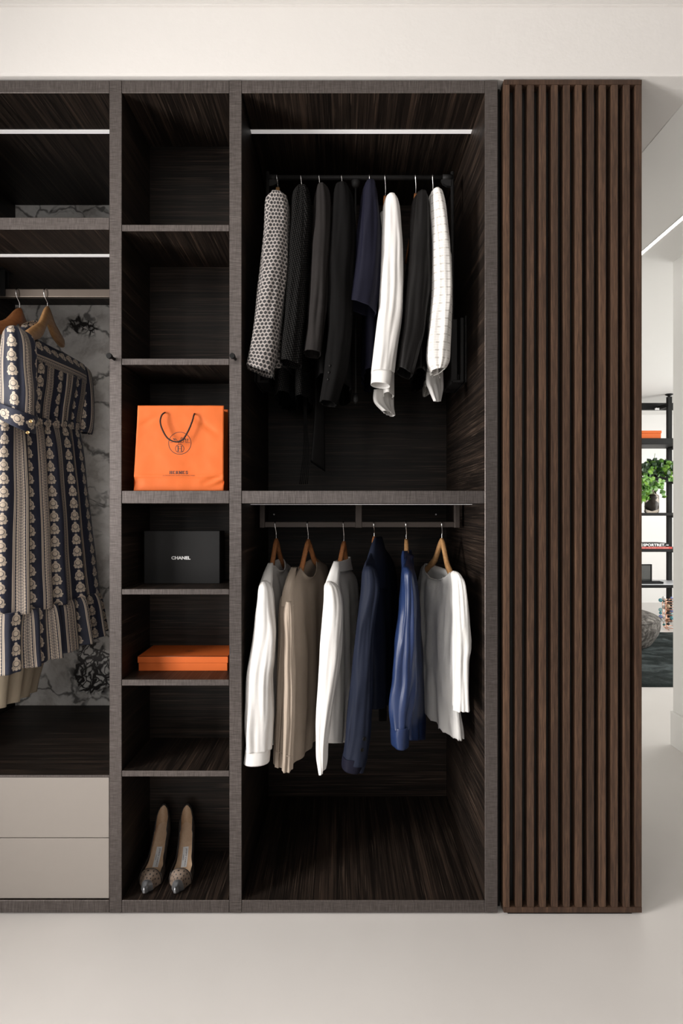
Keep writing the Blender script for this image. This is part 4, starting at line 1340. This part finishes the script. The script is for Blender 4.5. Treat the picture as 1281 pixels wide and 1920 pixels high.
loft('body', brows([(686, 1058, .09, 728, 1040, .46, .010), (686, 1090, .09, 737, 1075, .46, .032), (696, 1200, .1, 735, 1190, .45, .034), (703, 1280, .12, 730, 1270, .42, .03), (704, 1330, .14, 722, 1310, .40, .026)]), MT['navy_wool'], h4, folds=((.005, 3, 1, 1),), top=(.058, .25, .01, .0), seed=24)
loft('lapel', [(at(704, 1008, .22), at(715, 1006, .32), .007, 0), (at(699, 1030, .17), at(718, 1030, .32), .018, 0), (at(694, 1060, .14), at(720, 1060, .30), .026, 0), (at(696, 1100, .13), at(716, 1110, .26), .03, 0)], MT['navy_wool'], h4, nu=40, nv=18, wr=(.001, 10), seed=5)
loft('tie_end', [(at(712, 1270, .30), at(725, 1270, .32), .003, 0), (at(711, 1310, .30), at(725, 1310, .32), .003, 0), (at(711, 1352, .30), at(724, 1351, .32), .003, 0)], MT['black_wool'], h4, nu=20, nv=8)

h5 = garment('shirt', 'royal blue satin shirt, second from the right on the lower rail', 'shirt', 762, 1390, GL)
sleeve(h5, [(1064, 757, 766), (1075, 754, 772), (1110, 752, 776), (1160, 748, 777), (1220, 742, 778), (1300, 734, 776), (1335, 732, 770), (1360, 734, 765)], MT['blue_satin'], seed=7.3, folds=((0.0038, 3, .4, 2.0), (0.0026, 5, 2, -4)), wr=(.0035, 12))
loft('cuff', srows([(1356, 734, 766), (1372, 733, 765), (1395, 735, 764, 2)], .062, .045), MT['blue_satin'], h5, nu=30, nv=10, flat=False, wr=(.002, 14), folds=((.002, 4, 0, 1),), thick=.002)
loft('body', brows([(758, 1066, .09, 768, 1060, .46, .008), (762, 1096, .09, 776, 1096, .46, .016), (765, 1200, .1, 785, 1200, .45, .020), (766, 1300, .1, 788, 1300, .43, .022), (768, 1388, .1, 788, 1384, .41, .022)]), MT['blue_satin'], h5, folds=((.003, 3, 1, 1),), crease=(.008, 2.0, 3.0), top=(.05, .25, .012, .012), seed=25, wr=(.003, 10))
loft('collar', [(at(757, 1033, .20), at(770, 1031, .36), .008, 0), (at(756, 1048, .17), at(772, 1048, .37), .012, 0), (at(757, 1075, .13), at(773, 1070, .38), .014, 0)], MT['blue_satin'], h5, nu=40, nv=12, wr=(.002, 14), seed=9)

h6 = garment('top', 'washed white linen top with frayed edges, rightmost on the lower rail', 'top', 828, 1385, GL)
loft('body', brows([(858, 1088, .08, 790, 1063, .46, .007), (861, 1120, .08, 786, 1090, .46, .018), (858, 1200, .09, 785, 1180, .46, .022), (857, 1290, .1, 790, 1262, .45, .024), (862, 1388, .1, 790, 1310, .44, .024)]), MT['white_linen'], h6, folds=((.005, 2.3, 1.5, .9),), crease=(.009, 2.2, 4.0), top=(.020, .7, .004, .040), hem_jit=.008, seed=26, wr=(.005, 11), nu=90)
sleeve(h6, [(1072, 852, 857), (1079, 849, 863), (1100, 850, 870), (1180, 852, 877), (1212, 852, 878), (1240, 852, 874), (1300, 852, 875), (1327, 851, 876, -1)], MT['white_linen'], Y=.05, dY=.04, seed=8.8, hem_jit=.004, folds=((0.003, 3, .4, 1.0), (.0015, 5, 0, 2)))
random.seed(3)
thr = []
for i in range(26):
    f = i / 25
    p = at(846 - 16 * f + random.uniform(-1, 1), 1078 + 8 * math.sin(f * 2.2), .13 + .07 * f)
    thr.append([p, p + Vector((random.uniform(-.006, .003), -.001, random.uniform(.002, .007)))])
for i in range(30):
    f = i / 29
    p = at(862 - 68 * f, 1386 - 72 * f, .1 + .3 * f)
    thr.append([p, p + Vector((random.uniform(-.004, .004), -.001, random.uniform(-.010, .002)))])
for i in range(10):
    p = at(852 + 2.4 * i, 1326, .03)
    thr.append([p, p + Vector((random.uniform(-.003, .003), 0, random.uniform(-.014, -.004)))])
o = tubes('frayed_threads', thr, .0006, MT['white_linen'], h6, 4)
o['kind'] = 'stuff'

for hp, top, fr, bk, mt, lab in ((518, 1009, (495, 1100, .115), (541, 1070, .43), 'cherry', 'reddish coat hanger carrying the leftmost white shirt on the lower rail'),
                                 (578, 1010, (539, 1120, .115), (607, 1069, .43), 'cherry', 'reddish coat hanger carrying the sand beige blouse'),
                                 (645, 1014, (619, 1101, .13), (659, 1084, .43), 'cherry', 'reddish coat hanger carrying the white stand collar shirt'),
                                 (702, 1005, (691, 1075, .14), (722, 1060, .42), 'cherry', 'coat hanger inside the navy wool blazer'),
                                 (762, 1010, (763, 1080, .13), (766, 1070, .42), 'beech', 'pale coat hanger carrying the royal blue satin shirt'),
                                 (829, 1008, (857, 1098, .11), (795, 1071, .43), 'beech', 'pale coat hanger carrying the frayed white linen top')):
    hanger(lab, hp, top, fr, bk, zr_low, MT[mt], wide=.030, thick=.0125, rr=0.0125, group='hangers on the lower rail')

# ---- left bay: printed dress and white blouse
DR = garment('dress', 'long navy and cream block-printed dress with ruffled hem in the left bay', 'dress', 88, 1270)
loft('yoke', brows([(20, 620, .08, 157, 684, .47, .010), (16, 640, .07, 160, 700, .475, .026), (13, 662, .07, 160, 722, .475, .034)]), MT['print_x'], DR, nu=90, nv=18, top=(.012, .3, .012, .0), seed=31, wr=(.002, 9), uoff=.02, voff=.024)
loft('bodice', brows([(13, 658, .07, 159, 718, .472, .033), (9, 700, .07, 155, 745, .465, .036), (5, 740, .075, 150, 775, .46, .036), (3, 790, .08, 146, 806, .455, .034)]), MT['print'], DR, nu=220, nv=34, folds=((.004, 9, 0, .3), (.003, 15, 1, .5)), gpow=.25, seed=32, wr=(.002, 9))
loft('skirt', brows([(3, 786, .08, 146, 802, .455, .034), (0, 850, .065, 152, 858, .46, .046), (-6, 1000, .05, 164, 985, .475, .058), (-14, 1158, .04, 177, 1108, .49, .068)]), MT['print'], DR, nu=240, nv=60, folds=((.012, 5, .8, .4), (.006, 9, 2, .5)), gpow=.5, seed=33, wr=(.003, 6), uoff=.03)
loft('ruffle', brows([(-14, 1152, .04, 177, 1104, .49, .070), (-18, 1180, .036, 182, 1122, .495, .078), (-22, 1268, .03, 189, 1178, .50, .088)]), MT['print'], DR, nu=260, nv=26, folds=((.014, 6, .2, .4), (.008, 11, 2, .5)), gpow=.35, seed=34, wr=(.003, 8), uoff=.05)
loft('lining', brows([(-10, 1150, .09, 120, 1110, .42, .045), (-20, 1250, .09, 80, 1215, .38, .05), (-26, 1332, .09, 56, 1287, .36, .05)]), MT['cream_lining'], DR, nu=90, nv=24, folds=((.012, 4, .2, .4),), seed=35)
loft('waistband', brows([(1, 778, .075, 147, 793, .458, .038), (1, 796, .075, 147, 807, .458, .0385)]), MT['print_x'], DR, nu=80, nv=6, folds=(), seed=36, wr=(.001, 9), thick=.003, voff=.018)
sleeve(DR, [(617, 30, 40), (626, 20, 50), (650, 14, 58), (700, 10, 62), (740, 9, 64), (770, 9, 64, 20)], MT['print'], Y=.065, dY=.05, seed=3.7, folds=((.004, 3, 0, 1), (.003, 6, 1, 2)), uoff=.06)
loft('cuff', srows([(768, 7, 64, 22), (782, 5, 63, 24), (798, 4, 59, 28)], .06, .052), MT['print_x'], DR, nu=60, nv=10, flat=False, wr=(.001, 9), thick=.0022, uoff=.01, voff=.026)
gold = M('gold_button', (.8, .55, .25), .3, metal=1.0).m
for bx_, by_ in ((58, 790), (52, 811)): button(DR, bx_, by_, 0.018, .005, gold, (.5, -.85, .1))
loft('sleeve', srows([(687, 152, 160), (697, 148, 167), (730, 146, 172), (775, 147, 173), (800, 150, 171), (812, 153, 167)], .48, .04), MT['print'], DR, nu=60, nv=34, flat=False, folds=((.005, 4, 0, 1), (.003, 7, 2, 2)), close_top=True, seed=38)
loft('collar', [(at(44, 610, .20), at(66, 601, .30), .012, 0), (at(42, 616, .18), at(70, 612, .31), .016, 0), (at(40, 626, .16), at(74, 626, .32), .02, 0)], MT['print_x'], DR, nu=50, nv=10, seed=39, wr=(.001, 9))
hanger('pale broad coat hanger carrying the printed dress', 89, 574, (48, 622, .10), (116, 636, .42), zr_left, MT['beech'], wide=.062, thick=.014, rr=0.0175, group='hangers in the left bay')

WB_ = garment('blouse', 'cream cotton blouse at the left picture edge beside the printed dress', 'blouse', 28, 930)
loft('body', brows([(-62, 596, .10, 18, 622, .40, .010), (-62, 630, .10, 20, 655, .42, .028), (-66, 760, .10, 10, 790, .42, .034), (-70, 930, .10, -2, 940, .40, .04)]), MT['cream_blouse'], WB_, folds=((.006, 4, 0, 1), (.004, 8, 1, 2)), top=(.03, .3, .02, .0), seed=41, wr=(.004, 10), nu=80)
sleeve(WB_, [(600, -66, -56), (612, -76, -46), (700, -78, -44), (840, -80, -46), (880, -78, -50)], MT['cream_blouse'], Y=.09, dY=.04, seed=42)
hanger('reddish broad coat hanger carrying the cream blouse at the left edge', 37, 577, (-40, 612, .12), (55, 618, .42), zr_left, MT['cherry'], wide=.055, thick=.014, rr=0.0175, group='hangers in the left bay')
# ------------------------------------------------------------------ back room seen past the slatted panel
YSF, YSB = 4.05, 4.40
SU = thing('shelf_unit', 'black metal open shelf unit on floor to ceiling posts in the back room', 'shelf', (X0(1255, YSB), YSB, 0))
ux0, ux1 = X0(1120, YSB), X0(1420, YSB)
for px in (1255, 1135):
    x = X0(px, YSB)
    box('post', x - 0.023, x + 0.023, YSB - .02, YSB + .02, 0.0, Z0(744, YSB), MT['black_metal'], SU, 0.003)
    lathe('post_foot', [(0.01, Z0(744, YSB)), (0.01, ZS - .03), (0.04, ZS - .012), (0.04, ZS - .0062)], (x, YSB), MT['black_metal'], SU, 14)
def bshelf(py_top, py_bot, y0=YSF, y1=YSB + .05, m=None):
    return box('shelf', ux0, ux1, y0, y1, Z0(py_bot, y0), Z0(py_top, y0), m or MT['black_metal'], SU, 0.004)
s1 = bshelf(821.5, 833)
s2 = bshelf(894.5, 900.5)
s3 = bshelf(961.5, 967)
s4 = bshelf(1029.5, 1035)
s5 = bshelf(1096.8, 1102.5)
box('lit_shelf_top', ux0 + .01, ux1 - .01, YSF + .004, YSB + .045, Z0(1096.8, YSF), Z0(1096.8, YSF) + .006, MT['shelf_top'], SU)  # pale sheet that paints the light lying on the shelf's top
for z_ in (833, 900.5, 967, 1035):
    zz = Z0(z_, YSF)
    for px in (1255, 1135):
        x = X0(px, YSB)
        box('shelf_bracket', x - .03, x + .03, YSF + .03, YSB - .021, zz - .022, zz, MT['black_metal'], SU, 0.002)
box('top_beam', ux0, ux1, YSB + 0.18, YSB + 0.24, Z0(768.5, YSB + .2), Z0(756, YSB + .2), MT['black_metal'], SU, 0.003)
for px in (1230, 1234.5):
    disc_y('beam_spot', X0(px, YSB + .18), YSB + .18, Z0(767, YSB + .18), 0.012, 0.02, MT['led'], SU, 10)
for px in (1255, 1135):
    x = X0(px, YSB)
    box('beam_bracket', x - .015, x + .015, YSB + .02, YSB + .18, Z0(766, YSB + .1), Z0(759, YSB + .1), MT['black_metal'], SU)

yb1 = YSF + 0.02
B2 = thing('box', 'small orange lidded box on the top shelf of the black shelf unit', 'box', tuple(at(1225, 821, yb1 + .1)))
zz = Z0(821.5, YSF) + .0005
xa, xb_ = X0(1200, yb1), X0(1241, yb1)
box('base', xa + .004, xb_ - .004, yb1 + .004, yb1 + .2, zz, Z0(812.3, yb1), MT['orange_paper'], B2, 0.002)
box('lid', xa, xb_, yb1, yb1 + .204, Z0(812.3, yb1), Z0(807.3, yb1), MT['orange_paper'], B2, 0.002)

random.seed(11)
def leaf_mesh(name, spots, size, mat, parent, down=0.0):
    V, F = [], []
    for p in spots:
        s = size * random.uniform(0.7, 1.25)
        d = Vector((random.uniform(-1, 1), random.uniform(-1, .4), random.uniform(-1.0 - down, .6))).normalized()
        sd = d.cross(Vector((random.uniform(-.4, .4), 1, random.uniform(-.3, .6)))).normalized()
        up = d.cross(sd)
        p = Vector(p)
        b = len(V)
        for t, wd, bend in ((0, .05, 0), (.3, .42, .06), (.62, .38, .05), (1.0, .02, -.12)):
            V.append(p + d * (t * s) + sd * (wd * s) + up * (bend * s * .5))
            V.append(p + d * (t * s) + up * (bend * s * 1.3))
            V.append(p + d * (t * s) - sd * (wd * s) + up * (bend * s * .5))
        for k in range(3):
            a = b + 3 * k
            F += [[a, a + 1, a + 4, a + 3], [a + 1, a + 2, a + 5, a + 4]]
    o = mesh(name, V, F, mat, parent, smooth=True)
    o['kind'] = 'stuff'
    return o
yp2 = YSF + .16
PT = thing('potted_plant', 'bushy green trailing plant in a low pot on the second shelf', 'plant', tuple(at(1232, 895, yp2)))
pz = Z0(894.5, YSF) + .0005
lathe('pot', [(0.07, pz), (0.09, pz + .05), (0.095, pz + .085), (0.085, pz + .085), (0.08, pz + .07)], (X0(1233, yp2), yp2), MT['soil'], PT, 16)
sp = []
for i in range(330):
    a = random.uniform(0, math.pi); r = math.sqrt(random.random())
    sp.append((X0(1233, yp2) + 0.205 * r * math.cos(a), yp2 + random.uniform(-.12, .10), pz + .03 + 0.155 * r * math.sin(a) ** .8))
leaf_mesh('foliage', sp[:190], 0.055, MT['dark_leaf'], PT)
leaf_mesh('foliage', sp[190:], 0.050, MT['leaf'], PT)
tube('shoot', [at(1229.5, 868, yp2), at(1227.5, 858, yp2), at(1228.5, 850, yp2)], 0.0022, MT['leaf'], PT, 5)
tr = []
for sx, n_, l_ in ((1206, 16, .26), (1213, 10, .17), (1220, 8, .13), (1239, 7, .12), (1258, 6, .06)):
    for k in range(n_):
        tr.append((X0(sx, YSF - .02) + random.uniform(-.03, .03), YSF - .035 + random.uniform(-.02, .01), pz + .02 - l_ * k / n_))
leaf_mesh('trailing_foliage', tr, 0.05, MT['leaf'], PT, 0.8)

yv = YSF + .12
JR = thing('glass_jar', 'smoked glass jar with black rim and bulbous dark roots on the third shelf', 'jar', tuple(at(1222, 961, yv)))
jz = Z0(961.5, YSF) + .0006
jx = X0(1222, yv)
jh = Z0(915.5, yv) - jz
rr_ = 12.4 * mpp(yv)
lathe('glass', [(rr_ * .92, jz), (rr_, jz + .012), (rr_, jz + jh * .66), (rr_ * .93, jz + jh * .72), (rr_ * .66, jz + jh * .76), (rr_ * .66, jz + jh * .94)], (jx, yv), MT['glass'], JR, 26)
lathe('rim', [(rr_ * .68, jz + jh * .93), (rr_ * .74, jz + jh * .95), (rr_ * .74, jz + jh), (rr_ * .6, jz + jh)], (jx, yv), MT['black_metal'], JR, 22)
lathe('root', [(.004, jz + .02), (rr_ * .55, jz + .035), (rr_ * .8, jz + jh * .25), (rr_ * .75, jz + jh * .38), (rr_ * .35, jz + jh * .5), (rr_ * .55, jz + jh * .6), (rr_ * .3, jz + jh * .72)], (jx + .004, yv), MT['soil'], JR, 16)
tubes('stem', [smooth_path([(jx + dx * .3, yv, jz + jh * .6), (jx + dx, yv - .02, jz + jh * 1.02), (jx + dx * 3, yv - .05, jz + jh * 1.2)], 10) for dx in (-.03, -.012, .01, .026)], 0.003, MT['leaf'], JR, 6)
sp = [(jx + random.uniform(-.14, .07), yv - .05 + random.uniform(-.05, .05), jz + jh * random.uniform(.98, 1.22)) for _ in range(46)]
sp += [(jx + random.uniform(-.15, -.07), yv - .05 + random.uniform(-.04, .04), jz + jh * random.uniform(.55, 1.05)) for _ in range(22)]
sp += [(jx + random.uniform(.06, .10), yv - .05, jz + jh * random.uniform(.62, .95)) for _ in range(5)]
leaf_mesh('foliage', sp, 0.052, MT['leaf'], JR, .6)

def book(label, x0, x1, py0, py1, y, depth, cover, zoff):
    z1, z0 = Z0(py0, y), Z0(py1, y)
    T = thing('book', label, 'book', ((x0 + x1) / 2, y, z0), 'books lying on the fourth shelf')
    th = 0.003
    box('spine', x0, x1, y, y + .004, z0, z1, cover, T, 0.001)
    box('cover', x0, x1, y + .004, y + depth, z1 - th, z1, cover, T)
    box('cover', x0, x1, y + .004, y + depth, z0, z0 + th, cover, T)
    box('pages', x0 + .004, x1 - .004, y + .004, y + depth - .004, z0 + th, z1 - th, MT['pages'], T)
    return T
yk2 = YSF + .012
zred0 = 1029.4
bk = book('red book lying under the black book on the fourth shelf', X0(1180, yk2), X0(1261, yk2), 1025.4, 1029.2, yk2, .25, MT['red'], 0)
text_mesh('lettering', 'PORTRET IN DE SPORT FOTOGRAFIE', .01, (X0(1225, yk2), yk2 - .0006, Z0(1027.4, yk2)), MT['pages'], bk, fit=(58 * mpp(yk2), 1.4 * mpp(yk2)))
bk2 = book('black book with white spine lettering lying on the red book', X0(1180, yk2), X0(1255, yk2), 1018.4, 1025.3, yk2 + .004, .23, MT['black_card'], 0)
yt = yk2 + .004
text_mesh('lettering', 'SPORTRET.', .02, (X0(1227, yt), yt - .0008, Z0(1021.9, yt)), MT['white_ink'], bk2, fit=(41.5 * mpp(yt), 5.2 * mpp(yt)), weight=0.0006)
box('spine_mark', X0(1249.5, yt), X0(1254, yt), yt - .0012, yt - .0002, Z0(1022.8, yt), Z0(1021.2, yt), MT['label'], bk2)
box('spine_mark', X0(1203, yt), X0(1204.6, yt), yt - .0012, yt - .0002, Z0(1025, yt), Z0(1018.8, yt), MT['white_ink'], bk2)

yl = YSF + .14
zl = Z0(1096.8, YSF) + .0065
FR = thing('picture_frame', 'black framed dark glass pane leaning at the back of the pale lowest shelf', 'frame', (X0(1200, yl), yl, zl))
fx0, fx1, fz1 = X0(1180, yl), X0(1223, yl), Z0(1058, yl)
fw = 0.011
box('frame_side', fx1 - fw, fx1, yl, yl + .02, zl, fz1, MT['black_metal'], FR, .001)
box('frame_side', fx0, fx0 + fw, yl, yl + .02, zl, fz1, MT['black_metal'], FR, .001)
box('frame_top', fx0 + fw, fx1 - fw, yl, yl + .02, fz1 - fw, fz1, MT['black_metal'], FR, .001)
box('frame_bottom', fx0 + fw, fx1 - fw, yl, yl + .02, zl, zl + fw, MT['black_metal'], FR, .001)
box('pane', fx0 + fw, fx1 - fw, yl + .006, yl + .012, zl + fw, fz1 - fw, MT['screen'], FR)
yy = YSF + .06
TR = thing('tray', 'thin black tray lying on the pale lowest shelf in front of the dark frame', 'tray', (X0(1215, yy), yy, zl))
tx0, tx1 = X0(1180, yy), X0(1241.5, yy)
box('bottom', tx0, tx1, yy - .03, yy + .05, zl, zl + .006, MT['black_metal'], TR, .002)
for y0 in (yy - .03, yy + .044): box('rim', tx0, tx1, y0, y0 + .006, zl + .006, zl + .022, MT['black_metal'], TR, .001)
box('rim', tx1 - .006, tx1, yy - .024, yy + .044, zl + .006, zl + .022, MT['black_metal'], TR, .001)

# pouf
ypf = 3.42
xc_ = X0(1227, ypf) - 0.42
PF = thing('pouf', 'large rounded mottled grey velvet pouf standing on the dark rug', 'pouf', (xc_, ypf, 0.02))
zt_ = Z0(1139, ypf)
hgt = zt_ - 0.02
cR = 0.42
def prof(f0, f1, n):
    out = []
    for i in range(n + 1):
        f = f0 + (f1 - f0) * i / n
        out.append((cR * (0.80 + 0.20 * math.sin(min(1, f / .62) * math.pi / 2)) * (1 if f < .72 else (1 - ((f - .72) / .28) ** 2.4) ** .5 if f < 1 else .02), 0.021 + hgt * f))
    return out
lathe('side', [(.33, .0205)] + prof(0.02, .76, 14), (xc_, ypf), MT['velvet'], PF, 40)
lathe('top', prof(.76, .995, 12), (xc_, ypf), MT['velvet'], PF, 40)
sr = prof(.76, .76, 1)[0]
tube('seam', [(xc_ + sr[0] * 1.002 * math.cos(a * math.pi / 24), ypf + sr[0] * 1.002 * math.sin(a * math.pi / 24), sr[1]) for a in range(49)], .006, MT['velvet'], PF, 6)

# rug
def rug():
    x0, x1, y0, y1 = 1.25, 5.2, 2.14, 3.83
    nx_, ny_ = 90, 70
    V, F = [], []
    for j in range(ny_ + 1):
        for i in range(nx_ + 1):
            x = x0 + (x1 - x0) * i / nx_; y = y0 + (y1 - y0) * j / ny_
            e = min(i, nx_ - i, j, ny_ - j)
            h = 0.016 + noise.noise(Vector((x * 5, y * 9, 0))) * .004 + noise.noise(Vector((x * 22, y * 40, 0))) * .003
            V.append((x, y, 0.001 if e == 0 else h))
    for j in range(ny_):
        for i in range(nx_):
            a = j * (nx_ + 1) + i
            F.append([a, a + 1, a + nx_ + 2, a + nx_ + 1])
    return tag(mesh('rug', V, F, MT['rug'], None, smooth=True), 'dark green grey long pile rug on the pale floor of the back room', 'rug')
rug()

# wire stand with coloured stones
yw = 3.98
WB = thing('wire_basket', 'small rose gold wire basket full of coloured stones on the floor below the shelves', 'basket', (X0(1262, yw), yw, 0))
xw, rw = X0(1264, yw), 20.0 * mpp(yw)
levels = [1126, 1131, 1141, 1151, 1162, 1176]
rings = []
for py in levels:
    z = Z0(py, yw); r = rw * (1.0 - .12 * (py - 1126) / 50)
    rings.append([(xw + r * math.cos(a * math.pi / 16), yw + r * .8 * math.sin(a * math.pi / 16), z) for a in range(33)])
for k in range(8):
    a = k * math.pi / 4 + .3
    rings.append([(xw + rw * math.cos(a), yw + .8 * rw * math.sin(a), Z0(1126, yw)), (xw + rw * .88 * math.cos(a), yw + .8 * rw * .88 * math.sin(a), Z0(1176, yw)), (xw + rw * .6 * math.cos(a), yw + .6 * rw * math.sin(a), 0.003)])
tubes('wire', rings, .004, MT['rose'], WB, 6)
gem_cols = [(.02, .02, .02), (.10, .35, .42), (.55, .53, .50), (.25, .12, .06), (.35, .60, .62), (.05, .20, .20), (.60, .45, .30), (.20, .25, .50), (.75, .74, .72)]
gm = [M('stone_%s' % n_, c, .25).m for n_, c in zip(('black', 'teal', 'grey', 'brown', 'aqua', 'petrol', 'amber', 'blue', 'white'), gem_cols)]
k = 0
for py in (1120, 1126, 1137, 1144, 1150, 1157, 1163, 1170):
    for px in (1242, 1246, 1251, 1256, 1261, 1267):
        k += 1
        if (k * 7) % 10 < 3 or (py < 1125 and px < 1244): continue
        r = (2.4 + ((k * 5) % 4) * .45) * mpp(yw)
        dx = px + ((k * 3) % 3 - 1)
        cxx, cz = X0(dx, yw), Z0(py + (k % 3) - 1, yw)
        cyy = yw - .62 * rw * math.sqrt(max(0, 1 - ((cxx - xw) / rw) ** 2)) + .02
        lathe('stone', [(r * .15, cz - r), (r * .75, cz - r * .65), (r, cz), (r * .7, cz + r * .7), (r * .12, cz + r)], (cxx, cyy), gm[(k * 4) % 9], WB, 10)
